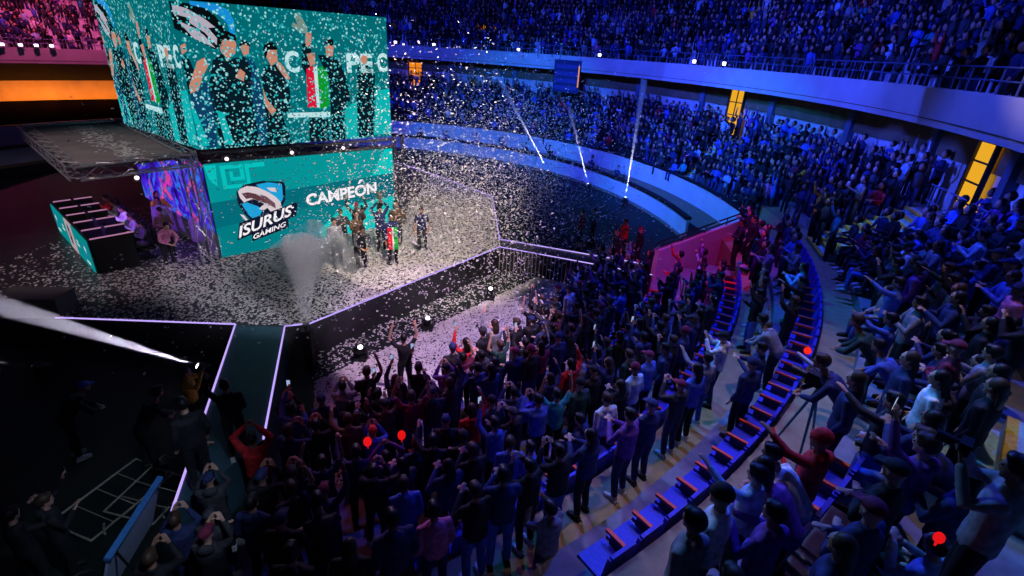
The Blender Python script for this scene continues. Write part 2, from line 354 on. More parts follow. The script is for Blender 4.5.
for r in ([.45, 2.94, 1.14, 3.06], [.45, 2.3, .58, 2.94], [.45, 2.3, 1.3, 2.42], [1.18, 2.42, 1.3, 3.06], [1.02, 2.55, 1.14, 2.94], [.7, 2.55, 1.02, 2.66], [.7, 2.66, .8, 2.85], [1.3, 2.92, 1.8, 3.06]):
    F.poly([(r[0], r[1]), (r[2], r[1]), (r[2], r[3]), (r[0], r[3])], tb_, 2, **kw)
sh = [(0.8, 2.17), (1.07, 2.38), (1.66, 2.44), (2.34, 2.33), (2.38, 2.14), (2.31, 1.69), (2.01, 1.2), (1.51, .95), (1.23, .95), (0.9, 1.45), (0.78, 1.8)]
F.poly(sh, EM('emblem_navy', 18, 22, 44), 3, **kw)
eb = EM('emblem_blue', 28, 160, 215)
F.poly([(1.43, 2.34), (1.84, 2.37), (2.27, 2.26), (2.24, 1.74), (2.04, 1.48), (1.91, 1.74)], eb, 4, **kw)
F.poly([(0.89, 1.76), (1.07, 1.78), (1.41, 1.58), (1.51, 1.42), (1.25, 1.08), (1.04, 1.36)], eb, 4, **kw)
F.poly([(0.85, 2.18), (0.93, 2.26), (1.15, 2.33), (1.45, 2.26), (1.76, 2.06), (1.99, 1.86), (2.13, 1.66), (2.17, 1.39), (2.0, 1.17), (1.81, 1.27), (1.68, 1.5), (1.54, 1.42), (1.4, 1.51), (1.61, 1.65), (1.44, 1.77), (1.27, 1.87), (1.07, 1.82), (0.98, 1.78), (0.88, 1.96)], EM('emblem_grey', 214, 200, 206), 5, **kw)
F.poly([(0.95, 2.1), (1.15, 2.12), (1.41, 2.02), (1.64, 1.82), (1.7, 1.64), (1.44, 1.77), (1.22, 1.91), (1.06, 1.9)], EM('emblem_mouth', 92, 58, 66), 6, **kw)
F.poly([(1.5, 2.0), (1.7, 1.9), (1.95, 1.62), (1.95, 1.43), (1.75, 1.6), (1.6, 1.78)], EM('emblem_shade', 108, 74, 84), 6, **kw)
F.poly([(1.75, 2.2), (2.04, 2.16), (2.06, 2.0), (1.86, 2.06)], EM('emblem_grey', 0, 0, 0), 6, **kw)
F.poly([(0.78, 1.42), (0.9, 1.37), (1.04, 1.1), (0.97, 1.08)], EM('emblem_grey', 0, 0, 0), 6, **kw)
F.poly([(0.56, 0.52), (2.6, 1.06), (2.72, 1.56), (0.72, 1.12)], EM('emblem_navy', 0, 0, 0), 7, **kw)
F.poly([(1.02, 0.40), (2.3, 0.68), (2.3, 1.0), (1.05, .72)], EM('emblem_navy', 0, 0, 0), 7, **kw)
F.build('picture', low)
lettering('ISURUS', 0.37, 1.95, (0.62, 0.62), math.atan2(.54, 1.97), M_w, low, shear=0.25, bold=0.022, lay=0.03)
lettering('GAMING', 0.17, 1.18, (1.07, 0.47), math.atan2(.29, 1.16), M_w, low, shear=0.25, bold=0.016, lay=0.03)
lettering('CAMPEON', 0.42, 2.78, (3.02, 1.37), math.atan2(.13, 2.81), M_w, low, bold=0.032, lay=0.03)
F = Feed(); F.poly([(5.02, 1.93), (5.12, 1.93), (5.27, 2.08), (5.13, 2.08)], M_w, 9, **kw); F.build('accent_mark', low)
# upper screens carry the live camera picture of the winners
SK = EM('feed_skin', 196, 132, 110); DK = EM('feed_jersey', 8, 26, 36); DK2 = EM('feed_jersey_blue', 12, 62, 98); HR = EM('feed_hair', 14, 12, 16)
GRY = EM('feed_grey', 176, 168, 184); BLF = EM('feed_sky_blue', 22, 138, 215); TL = EM('feed_teal', 6, 176, 176); RD = EM('feed_red', 214, 22, 56); GN = EM('feed_green', 12, 150, 40)
TRP = EM('feed_trophy', 120, 140, 130); CLET = EM('feed_letters', 190, 225, 228)
def live(parent, W, H, flip=False):
    G = Feed(); su = W / 6.57; k2 = dict(su=su, W=W, H=H)
    P = lambda pts, m, l: G.poly(pts, m, l, **k2)
    P([(0, 4.0), (0, 3.33), (0.93, 2.83), (1.42, 3.2), (1.09, 3.73), (.74, 3.98)], M_bk, 1)
    P([(0.5, 4.05), (0.5, 3.95), (0.81, 3.91), (1.17, 3.78), (1.39, 3.54), (1.41, 3.24), (1.55, 3.25), (1.58, 3.64), (1.47, 3.9), (1.15, 4.03)], BLF, 2)
    P([(0.05, 3.93), (0.39, 3.86), (0.8, 3.63), (1.05, 3.42), (0.76, 3.38), (0.35, 3.63), (0.05, 3.7)], GRY, 2)
    P([(0.1, 3.55), (0.49, 3.37), (0.72, 3.19), (0.95, 2.87), (0.44, 3.1)], GRY, 2)
    P([(0.42, 3.66), (0.85, 3.4), (1.14, 3.0), (1.0, 2.95), (0.74, 3.27), (0.4, 3.5)], GRY, 2)
    P([(4.98, 1.18), (5.26, 1.3), (5.16, 0.05), (4.75, 0.05), (4.78, 1.02)], TL, 2)
    P([(6.04, 1.67), (6.57, 1.71), (6.57, 0.1), (5.84, 0.1)], TL, 2)
    P([(-.03, 1.2), (.1, 1.2), (0.3, 0.1), (0.04, 0.1)], TL, 4); P([(0.67, 1.14), (0.85, 1.06), (1.0, 0.1), (0.75, 0.1)], TL, 4)
    P([(0.1, 1.86), (0.57, 1.92), (0.71, 1.57), (0.6, 0.85), (0.5, 0.05), (0, 0.05), (0, 1.2)], DK2, 3)
    P([(0.58, 1.79), (0.82, 2.54), (1.08, 2.72), (1.33, 2.59), (1.7, 2.67), (1.86, 2.36), (1.75, 1.63), (1.75, 0.0), (0.6, 0.0)], DK, 3)
    P([(0.03, 2.7), (0.2, 2.6), (.3, 2.2), (0.2, 1.69), (0.02, 1.6)], DK, 3)
    P([(0.07, 1.83), (0.4, 2.5), (0.62, 2.61), (0.68, 2.4), (0.45, 2.05), (0.3, 1.72), (0.06, 1.62)], SK, 5)
    P([(1.04, 3.06), (1.2, 3.23), (1.44, 3.24), (1.54, 3.01), (1.46, 2.73), (1.23, 2.59), (1.09, 2.76)], SK, 5)
    P([(1.0, 2.95), (1.06, 3.23), (1.35, 3.34), (1.58, 3.23), (1.55, 3.1), (1.18, 3.1), (1.08, 2.89)], HR, 6)
    P([(1.63, 2.91), (1.76, 3.05), (1.89, 2.99), (1.85, 2.75), (1.7, 2.67)], SK, 5); P([(1.6, 2.95), (1.7, 3.12), (1.92, 3.08), (1.92, 2.95), (1.76, 3.0)], HR, 6)
    P([(1.35, 2.07), (1.53, 2.32), (1.66, 2.21), (1.58, 1.96)], SK, 5); P([(.05, 2.9), (.19, 2.97), (.2, 2.77), (.05, 2.66)], SK, 5)
    P([(1.62, 2.65), (1.95, 2.6), (2.05, 2.2), (2.1, 1.4), (2.1, 0), (1.6, 0)], DK2, 2)
    P([(2.31, 2.76), (2.43, 2.94), (2.69, 2.92), (2.68, 2.56), (2.46, 2.41)], SK, 5); P([(2.26, 2.83), (2.37, 3.09), (2.63, 3.1), (2.74, 2.88), (2.43, 2.88), (2.33, 2.62)], HR, 6)
    P([(2.12, 2.15), (2.28, 2.44), (2.62, 2.45), (2.81, 2.15), (2.95, 1.7), (2.87, 1.07), (2.6, 0.93), (2.8, 0.0), (2.0, 0.0), (2.1, 1.26)], DK, 4)
    P([(2.68, 2.56), (2.82, 2.45), (3.0, 2.04), (2.87, 2.0), (2.62, 2.41)], SK, 5); P([(2.11, 1.78), (2.2, 1.4), (2.43, 1.09), (2.28, 0.9), (2.1, 1.25)], SK, 5)
    P([(2.77, 0.99), (4.23, 0.97), (4.21, 0.8), (2.76, 0.84)], CLET, 6)
    P([(3.48, 0.85), (4.14, 0.85), (4.12, 0.0), (3.4, 0.0)], DK, 4)
    P([(3.36, 3.94), (3.49, 3.98), (3.62, 3.82), (3.74, 3.58), (3.73, 3.4), (3.49, 3.42), (3.24, 3.58), (3.3, 3.7), (3.44, 3.63)], TRP, 5)
    P([(3.67, 3.43), (3.86, 3.44), (3.82, 3.14), (3.67, 2.98), (3.62, 3.14)], SK, 5)
    P([(3.52, 3.1), (3.8, 3.1), (3.78, 2.54), (3.6, 2.0), (3.42, 2.46)], DK, 4); P([(3.62, 2.8), (3.9, 2.85), (3.88, 2.5), (3.7, 2.42)], SK, 5)
    P([(3.56, 2.35), (3.78, 2.45), (3.91, 2.24), (3.82, 1.13), (3.46, 1.14)], RD, 6); P([(3.8, 2.39), (3.93, 2.46), (3.88, 1.13), (3.78, 1.13)], CLET, 7)
    P([(3.92, 2.39), (4.12, 2.44), (4.28, 2.17), (4.24, 1.28), (4.1, 1.05), (3.87, 1.13)], GN, 6)
    P([(4.28, 3.09), (4.46, 3.21), (4.57, 3.06), (4.5, 2.75), (4.28, 2.75)], SK, 5); P([(4.22, 3.0), (4.3, 3.24), (4.55, 3.28), (4.6, 3.05), (4.4, 3.1)], HR, 6)
    P([(3.99, 2.78), (4.42, 2.79), (4.75, 2.57), (4.96, 1.93), (5.0, 1.35), (4.72, 0.93), (4.7, 0.0), (4.2, 0.0), (4.31, 2.0)], DK, 4)
    P([(5.49, 2.7), (5.59, 2.83), (5.76, 2.79), (5.74, 2.55), (5.57, 2.49)], SK, 5)
    P([(5.38, 2.46), (5.76, 2.51), (6.02, 2.18), (5.95, 1.33), (5.8, 0.05), (5.25, 0.05), (5.24, 1.34)], DK, 4)
    cf = EM('feed_confetti', 150, 215, 220); cf2 = EM('feed_confetti_teal', 40, 168, 176)
    R2 = random.Random(3)
    for i in range(2600):
        u = R2.random() * 6.57; v = (R2.random() ** 1.25) * H; s = 0.022 + 0.03 * R2.random(); a = R2.random() * PI; c_, s_ = math.cos(a) * s, math.sin(a) * s
        G.poly([(u - c_, v - s_), (u + s_ * .7, v - c_ * .7), (u + c_, v + s_), (u - s_ * .7, v + c_ * .7)], cf if R2.random() < 0.45 else cf2, 8, **k2)
    G.build('picture', parent)
    lettering('C', 0.62, 0.46 * su, (2.9 * su, 2.26), 0, CLET, parent, bold=0.035, lay=0.008)
    lettering('PE', 0.6, 0.98 * su, (4.98 * su, 2.28), 0, CLET, parent, bold=0.035, lay=0.008)
    lettering('C', 0.6, 0.40 * su, (6.13 * su, 2.32), 0, CLET, parent, bold=0.035, lay=0.008)
UB = EM('feed_background', 2, 104, 112)
upr = led(A0, DIR, LW, 4.06, 4.6, 'upper front screen showing the winners live, lifting a trophy and red-green flag', UB)
live(upr, LW, 4.06)
ups = led(A1, DIR2, LW2, 4.06, 4.6, 'upper side screen facing left with the same live winners picture, foreshortened', UB)
live(ups, LW2, 4.06)
# lower side screen: a violet and pink artwork
ma = bpy.data.materials.new('violet_artwork'); ma.use_nodes = True; nt = ma.node_tree; bs = nt.nodes['Principled BSDF']
tc = nt.nodes.new('ShaderNodeTexCoord'); mp = nt.nodes.new('ShaderNodeMapping'); mp.inputs['Scale'].default_value = (0.8, 1, 0.6)
nz = nt.nodes.new('ShaderNodeTexNoise'); nz.inputs['Scale'].default_value = 2.2; nz.inputs['Detail'].default_value = 5; nz.inputs['Distortion'].default_value = 1.6
rp_ = nt.nodes.new('ShaderNodeValToRGB'); nt.links.new(tc.outputs['Object'], mp.inputs[0]); nt.links.new(mp.outputs[0], nz.inputs['Vector']); nt.links.new(nz.outputs['Fac'], rp_.inputs[0])
els = rp_.color_ramp.elements; els[0].position = 0.28; els[0].color = (*lin(14, 8, 60), 1); els[1].position = 0.78; els[1].color = (*lin(235, 150, 220), 1)
for p_, c_ in ((0.40, lin(42, 14, 170)), (0.47, lin(80, 30, 225)), (0.53, lin(30, 130, 235)), (0.57, lin(30, 16, 90)), (0.63, lin(215, 50, 200)), (0.68, lin(200, 70, 110))):
    e = els.new(p_); e.color = (*c_, 1)
bs.inputs['Base Color'].default_value = (0, 0, 0, 1); nt.links.new(rp_.outputs[0], bs.inputs['Emission Color']); bs.inputs['Emission Strength'].default_value = 1.0
art = led(A1 + Vector((0.12, -0.1, 0)), DIR2, LW2 - 0.25, 2.35, 1.85, 'lower side screen glowing with a violet and pink artwork behind the player desk', ma)
bb = MB(); bb.box((LW2 / 2, 0.18, -0.42), (LW2 - 0.3, 0.3, 0.82)); bb.build('screen_base', mat('base_grey', (.35, .33, .4), .5), art)

# trusses
def truss(name, p, q, wd, parent=None, loc=None, m=None, r=0.026, step=0.42):
    p, q = Vector(p), Vector(q); L = (q - p).length; d = (q - p).normalized(); a = d.cross(Vector((0, 0, 1)))
    a = a.normalized() if a.length > 0.1 else Vector((1, 0, 0)); c = d.cross(a).normalized(); b = MB(); h = wd / 2
    cs = [a * h + c * h, a * h - c * h, -a * h - c * h, -a * h + c * h]
    for s in cs: b.tube([p + s, q + s], r, 5)
    n = max(2, int(L / step))
    for i in range(n):
        u, v = p + d * L * i / n, p + d * L * (i + 1) / n
        for j in range(4):
            s, t = cs[j], cs[(j + 1) % 4]
            if i % 2: s, t = t, s
            b.tube([u + s, v + t], r * 0.6, 4, False)
    o = b.build(name, m or M_truss); 
    if parent: o.parent = parent; o.matrix_parent_inverse = parent.matrix_basis.inverted() if False else Matrix.Translation(-Vector(parent.location))
    return o
nrm = Vector((DIR.y, -DIR.x, 0)); fr = -0.0
t1_ = truss('truss_beam', A0 + nrm * 0.25 + Vector((0, 0, 4.4)), B0 + nrm * 0.25 + Vector((0, 0, 4.4)), 0.26, m=mat('dark_truss', (0.10, 0.09, 0.11), 0.4, 0.6))
tag(t1_, 'dark lattice truss beam running between the lower and upper front screens', 'truss')
t2_ = truss('truss_tower', A0 + Vector((-0.25, -0.25, 1.0)), A0 + Vector((-0.25, -0.25, 4.6)), 0.34); tag(t2_, 'upright lattice truss tower at the near corner of the screens', 'truss')
t3_ = truss('truss_tower', B0 + Vector((0.2, 0.25, 1.0)), B0 + Vector((0.2, 0.25, 4.6)), 0.3, m=MATS['dark_truss']); tag(t3_, 'upright truss tower at the far end of the lower teal screen', 'truss')
# canopy roof over the player desk
K = [Vector((-17.1, 17.7, 4.45)), Vector((-11.35, 12.75, 4.45)), Vector((-9.75, 15.0, 4.45)), Vector((-15.4, 19.9, 4.45))]
can = empty('canopy_roof', (-13.4, 16.3, 4.45), 0, 'flat grey canopy roof with lattice truss edges over the player desk', 'canopy')
for i in range(4): truss('truss_edge', K[i], K[(i + 1) % 4], 0.34, can)
b = MB(); kk = [k_ - Vector(can.location) for k_ in K]; b.add([k_ + Vector((0, 0, 0.12)) for k_ in kk] + [k_ + Vector((0, 0, 0.04)) for k_ in kk], [(0, 1, 2, 3), (7, 6, 5, 4), (0, 4, 5, 1), (1, 5, 6, 2), (2, 6, 7, 3), (3, 7, 4, 0)])
b.build('roof_panel', mat('grey_canvas', (0.17, 0.14, 0.14), 0.8, scale=1.5), can)
b = MB(); e1 = kk[3] - kk[0]; e2 = kk[1] - kk[0]
for i in range(420):
    s, t = random.random(), random.random(); p = kk[0] + e2 * (0.06 + 0.84 * t) + e1 * (0.52 + 0.10 * random.gauss(0, 1) * .8) + Vector((0, 0, 0.128))
    a = random.random() * PI; u = Vector((math.cos(a), math.sin(a), 0)) * 0.045; v = Vector((-math.sin(a), math.cos(a), 0)) * 0.035
    b.add([p - u - v, p + u - v, p + u + v, p - u + v], [(0, 1, 2, 3)])
o = b.build('confetti_on_canopy', mat('confetti_paper', (0.72, 0.68, 0.66), 0.6)); o.location = can.location; o['kind'] = 'stuff'; tag(o, 'band of pale confetti lying across the grey canopy roof', 'confetti')
# canopy leg
t4_ = truss('truss_tower', (-11.35, 12.85, 1.0), (-11.35, 12.85, 4.3), 0.3); 
bpy.data.objects.remove(t4_)
for i_, (px_, lab_) in enumerate((((-11.0, 13.1, 4.15), 'nearest'), ((-10.05, 14.7, 4.2), 'middle'))): pass
# par lights on the trusses
def lamp_can(loc, aim, lab, glow=(1, 0.85, 0.9)):
    r = empty('par_light', loc, 0, lab, 'stage light', 'small round stage lights on the trusses'); d = (Vector(aim) - Vector(loc)).normalized()
    b = MB(); b.lathe((0, 0, 0), [(0.07, -0.14), (0.09, -0.1), (0.10, 0.06), (0.115, 0.08)], 12, d); b.build('lamp_housing', M_dmetal, r)
    b = MB(); b.lathe(d * 0.085, [(0.06, 0), (0.05, 0.015)], 12, d); b.build('lens', EM('lamp_glow', 255, 225, 235, 2.0), r)
    b = MB(); b.tube([(0.1, 0, 0), (0.1, 0, 0.2), (-0.1, 0, 0.2), (-0.1, 0, 0)], 0.012, 5); b.build('yoke', M_dmetal, r)
cam_l = (0, 2, 7)
lamp_can(Vector(A0 + DIR * 0.6 + nrm * 0.45 + Vector((0, 0, 4.35))), cam_l, 'small glowing truss light above the teal meander pattern')
lamp_can(Vector(A0 + DIR * 2.6 + nrm * 0.45 + Vector((0, 0, 4.38))), cam_l, 'small glowing truss light above the shark emblem')
lamp_can(Vector(A0 + DIR * 4.4 + nrm * 0.45 + Vector((0, 0, 4.4))), cam_l, 'small glowing truss light above the CAMPEÓN lettering')
lamp_can((-10.7, 13.9, 4.1), cam_l, 'small glowing truss light on the canopy edge beside the violet screen')

# ---------------------------------------------------------------- player desk
dk = empty('player_desk', (-16.55, 17.15, 1.0), math.atan2(13.85 - 17.15, -12.65 + 16.55), 'long black player desk with five teal front panels, under the canopy', 'desk')
LD = math.hypot(3.9, 3.3)
b = MB(); b.box((LD / 2, 0.03, 0.55), (LD, 0.06, 1.1)); b.build('front_board', M_black, dk)
b = MB(); b.box((LD - 0.03, 0.55, 0.52), (0.06, 1.1, 1.04)); b.build('side_board', M_black, dk)
b = MB(); b.box((0.03, 0.55, 0.52), (0.06, 1.1, 1.04)); b.build('side_board', M_black, dk)
b = MB(); b.box((LD / 2, 0.75, 0.74), (LD - 0.1, 0.8, 0.05)); b.build('tabletop', M_black, dk)
TP = EM('panel_teal', 10, 140, 142, 0.85); PP = EM('panel_pale', 190, 170, 176, 0.8); LL = EM('panel_ink', 200, 235, 235, 0.8); LB = EM('panel_blue', 40, 130, 180, 0.8); GK = EM('panel_dark', 50, 60, 70, 0.8)
for i in range(5):
    x0 = 0.05 + i * (LD - 0.1) / 5; wd = (LD - 0.1) / 5 - 0.08; pn = MB(); pn.box((x0 + wd / 2 + 0.02, -0.03, 0.56), (wd, 0.03, 1.02))
    p = pn.build('front_panel', PP if i == 2 else TP, dk)
    F = Feed(); c = x0 + wd / 2 + 0.02; lay = 16
    if i == 2: F.poly([(c - .16, .85), (c - .05, 1.0), (c + .12, .9), (c + .2, .6), (c + .1, .3), (c - .08, .25), (c - .2, .5)], GK, lay); F.poly([(c - .05, .75), (c + .08, .75), (c + .05, .55), (c - .06, .5)], PP, lay + 1)
    elif i in (1, 3):
        F.poly([(c - .22, .5), (c + .22, .5), (c + .22, .58), (c - .22, .58)], LL, lay); F.poly([(c - .16, .64), (c + .16, .64), (c + .16, .7), (c - .16, .7)], LL, lay)
    else: F.poly([(c - .2, .7), (c - .02, .95), (c + .22, .8), (c + .2, .5), (c, .3), (c - .16, .45)], LB, lay); F.poly([(c - .12, .7), (c, .82), (c + .14, .72), (c + .06, .55)], LL, lay + 1); F.poly([(c - .24, .2), (c + .24, .2), (c + .24, .3), (c - .24, .3)], LL, lay + 1)
    F.build('panel_print', p)
M_ledge = EM('divider_glow', 190, 130, 170, 0.75)
for i in range(6):
    x = 0.06 + i * (LD - 0.12) / 5; b = MB(); b.box((x, 0.62, 0.92), (0.04, 1.1, 0.38)); dv = b.build('divider', M_black, dk)
    b = MB(); b.box((x, 0.62, 1.125), (0.05, 1.12, 0.03)); b.build('light_edge', M_ledge, dv)
LDR = Matrix.Rotation(dk.rotation_euler.z, 4, 'Z'); 
def dpt(x, y, z): return Vector(dk.location) + (LDR @ Vector((x, y, z)))
WHO = ['farthest from the front end', 'second from the far end', 'at the middle of the desk', 'second from the near end', 'at the near end beside the dark side board']
for i in range(5):
    x = 0.06 + (i + .5) * (LD - 0.12) / 5
    m_ = empty('monitor', dpt(x, 0.55, 0.768), dk.rotation_euler.z, 'black monitor on the player desk, ' + WHO[i], 'monitor', 'monitors on the player desk')
    b = MB(); b.box((0, 0, 0.34), (0.56, 0.04, 0.34)); b.build('casing', M_black, m_)
    b = MB(); b.add([(-.26, .023, .19), (.26, .023, .19), (.26, .023, .49), (-.26, .023, .49)], [(3, 2, 1, 0)]); b.build('screen', EM('monitor_glow', 70, 70, 110, 1.0), m_)
    b = MB(); b.box((0, 0, 0.01), (0.24, 0.18, 0.02)); b.tube([(0, 0, 0.01), (0, -0.01, 0.2)], 0.02); b.build('foot', M_dmetal, m_)

# ---------------------------------------------------------------- moving heads with beams
def moving_head(name, loc, dirv, lab, beam=None, power=300, col=(0.8, 0.75, 1.0), deg=3.0, up_z=0.0, group='moving head spotlights', glow=3.0):
    r = empty(name, loc, 0, lab, 'spotlight', group); d = Vector(dirv).normalized(); h = Vector((0, 0, 0.36))
    b = MB(); b.box((0, 0, 0.06), (0.32, 0.28, 0.12)); b.lathe((0, 0, 0.12), [(0.11, 0), (0.10, 0.03)], 12); b.build('base', M_dmetal, r)
    b = MB(); b.box((0.17, 0, 0.28), (0.035, 0.12, 0.28)); b.box((-0.17, 0, 0.28), (0.035, 0.12, 0.28)); b.box((0, 0, 0.155), (0.36, 0.12, 0.035)); b.build('yoke', M_dmetal, r)
    b = MB(); b.lathe(h - d * 0.13, [(0.08, -0.04), (0.125, 0), (0.135, 0.12), (0.11, 0.26), (0.115, 0.28)], 14, d); b.build('lamp_head', M_dmetal, r, True)
    b = MB(); b.lathe(h + d * 0.145, [(0.075, 0), (0.06, 0.02), (0.02, 0.03)], 14, d); b.build('lens', EM('lens_glow', 255, 250, 255, glow), r)
    if beam:
        p = Vector(loc) + h + d * 0.22
        s = spot('beam_light', p, p + d, col, power, deg * 2, 0.1, 0.02); s.parent = r; s.matrix_parent_inverse = Matrix.Translation(-Vector(loc))
        L = beam; tn = math.tan(math.radians(deg)); bb = MB()
        thin = deg < 1.4
        bb.lathe((0, 0, 0), [(0.05, 0.02), (0.05 + tn * L * .25, L * .25), (0.05 + tn * L * .5, L * .5), (0.05 + tn * L * .75, L * .75), (0.05 + tn * L, L)], 16, d)
        mn_ = 'beam_haze_thin' if thin else 'beam_haze'; m = bpy.data.materials.get(mn_)
        if not m:
            m = bpy.data.materials.new(mn_); m.use_nodes = True; n_ = m.node_tree; n_.nodes.remove(n_.nodes['Principled BSDF'])
            v = n_.nodes.new('ShaderNodeVolumeScatter'); v.inputs['Density'].default_value = 0.9 if thin else 0.12; v.inputs['Anisotropy'].default_value = 0.0; v.inputs['Color'].default_value = (1, 1, 1, 1)
            n_.links.new(v.outputs[0], n_.nodes['Material Output'].inputs['Volume'])
        o = bb.build('beam_haze', m); o.location = p; o['kind'] = 'stuff'; tag(o, 'thin lit haze in the beam of the ' + ' '.join(lab.replace(',', '').split()[:8]), 'haze')
    return r
def dirto(a, b): return Vector(b) - Vector(a)
l1 = (-7.55, 10.35, 0.0)
moving_head('moving_light', l1, (-4.9, -2.8, 4.3), 'floor spotlight beside the runway throwing a wide white beam leftwards', 9.5, 21000, deg=3.3)
moving_head('moving_light', (-11.3, 10.0, 0.0), (-4, -1.5, 1.5), 'floor spotlight far left of the runway, short violet beam', 4, 2500, deg=1.5)
for i, (p, q) in enumerate((((-4.0, 11.6, 0.0), 'nearest the smoke machine'), ((-2.5, 13.4, 0.0), 'middle one of three'), ((-0.75, 15.7, 0.0), 'nearest the catwalk corner'))):
    moving_head('moving_light', p, (0.15, -0.6, 0.9), 'round bright floor spotlight in front of the stage, ' + q, None, glow=3)
for i, (p, dx, q) in enumerate((((2.05, 34.6, 0), (-4.0, 0.5, 6.2), 'tallest slanting beam'), ((4.4, 31.45, 0), (-1.5, 0.3, 4.1), 'middle beam'), ((6.2, 28.7, 0), (0.1, 0.3, 6.1), 'upright beam nearest the gate'))):
    moving_head('moving_light', p, dx, 'spotlight before the ring barrier, ' + q, (7.2, 4.6, 6.2)[i], (150000, 45000, 60000)[i], deg=1.3, glow=3)

# small floodlights along the balcony rail
def flood(t, lab, n=1, z=None):
    r = empty('floodlight', pol(RF(t) - 0.12, t, 7.62 + DZ(t)), math.radians(t), lab, 'floodlight', 'small white floodlights on the balcony rail')
    b = MB(); b.box((0, 0, 0.12), (0.12, 0.3, 0.22)); b.build('lamp_housing', M_dmetal, r)
    b = MB(); b.box((-0.07, 0, 0.12), (0.02, 0.24, 0.17)); b.build('lens', EM('flood_glow', 235, 225, 255, 5.0), r)
    b = MB(); b.tube([(0.0, 0.17, 0.12), (0.02, 0.17, -0.05), (0.1, 0.17, -0.07)], 0.015, 5); b.build('bracket', M_dmetal, r)
for t, lab in ((90, 'small floodlight on the far balcony rail, closest to the upper screen'), (82.5, 'small floodlight on the far balcony rail, second from the upper screen'), (65, 'small floodlight above the far blue wall left of the scoreboard'), (47.5, 'small floodlight above the scoreboard\'s right side'),
               (27.5, 'small floodlight left of the two-lamp pair above the yellow doorway'), (21.5, 'small floodlight right in the two-lamp pair above the yellow doorway'),
               (146, 'leftmost white floodlight above the pink balcony front'), (144.2, 'second white floodlight above the pink balcony front'), (142.6, 'third white floodlight above the pink balcony front'), (141, 'white floodlight above the pink front nearest the side screen')):
    flood(t, lab)

# hanging scoreboard on the balcony front
t = 54; sb = empty('scoreboard', pol(RF(t) - 0.25, t, 4.95), math.radians(t), 'dark blue hanging scoreboard panel fixed to the far balcony front', 'scoreboard')
b = MB(); b.box((0, 0, 1.15), (0.2, 2.3, 2.3)); b.build('cabinet', mat('navy_cabinet', (0.03, 0.035, 0.12), 0.5), sb)
b = MB()
for j in range(4): b.box((-0.11, 0, 0.35 + j * 0.5), (0.02, 2.0, 0.3))
b.build('score_panel', mat('navy_glass', (0.07, 0.07, 0.25), 0.2), sb)
b = MB(); b.box((-0.11, -1.08, 1.2), (0.03, 0.09, 1.5)); b.build('lamp_strip', EM('amber_lamps', 230, 150, 70, 1.0), sb)
for s in (-0.9, 0.9): b = MB(); b.tube([(0.1, s, 2.3), (0.25, s, 2.58)], 0.03); b.build('hanger', M_metal, sb)

# prohibition sign on a post in the upper bowl, far right
tS = -19.0; sg = empty('sign_post', pol(RF(tS) + 2.0, tS, 7.9), math.radians(tS), 'white square sign with crossed circle on a post in the upper stand', 'sign')
b = MB(); b.tube([(0, 0, -0.45), (0, 0, 1.75)], 0.02); b.build('post', M_metal, sg)
b = MB(); b.box((-0.03, 0, 1.35), (0.02, 0.52, 0.62)); bd = b.build('sign_board', mat('sign_white', (0.6, 0.55, 0.62), 0.6), sg)
b = MB(); b.lathe((-0.045, 0, 1.42), [(0.19, 0), (0.19, 0.006)], 24, (-1, 0, 0)); b.build('symbol_disc', mat('sign_maroon', (0.06, 0.02, 0.05), 0.6), bd)
b = MB(); b.box((-0.056, 0.0, 1.42), (0.006, 0.05, 0.34), 0, math.radians(42)); b.lathe((-0.052, 0, 1.42), [(0.07, 0), (0.07, 0.006)], 12, (-1, 0, 0)); b.build('symbol_bar', MATS['sign_white'], bd)
b = MB(); b.box((-0.03, 0, 0.93), (0.02, 0.52, 0.12)); b.build('caption_strip', MATS['sign_white'], sg)

# pink gate wall with dark rail
b = MB(); p, q = Vector((5.3, 17.75, 0)), Vector((9.75, 20.95, 0)); d = (q - p).normalized(); a = Vector((-d.y, d.x, 0)) * 0.1
b.add([p - a, q - a, q + a, p + a] + [p - a + Vector((0, 0, 1.45)), q - a + Vector((0, 0, 1.95)), q + a + Vector((0, 0, 1.95)), p + a + Vector((0, 0, 1.45))], [(4, 5, 6, 7), (0, 1, 5, 4), (1, 2, 6, 5), (2, 3, 7, 6), (3, 0, 4, 7)])
struct(b.build('wall_gate', M_wall))
r = empty('guard_rail', (*p.xy, 1.45), 0, 'dark double rail on top of the pink-lit gate wall', 'railing')
for zz in (0.12, 0.3): b = MB(); b.tube([(0, 0, zz), (q - p) + Vector((0, 0, 0.5 + zz))], 0.03); b.build('rail', M_dmetal, r)
for i in range(5): pp = (q - p) * (i / 4) + Vector((0, 0, 0.5 * i / 4)); b = MB(); b.tube([pp, pp + Vector((0, 0, 0.3))], 0.025); b.build('post', M_dmetal, r)

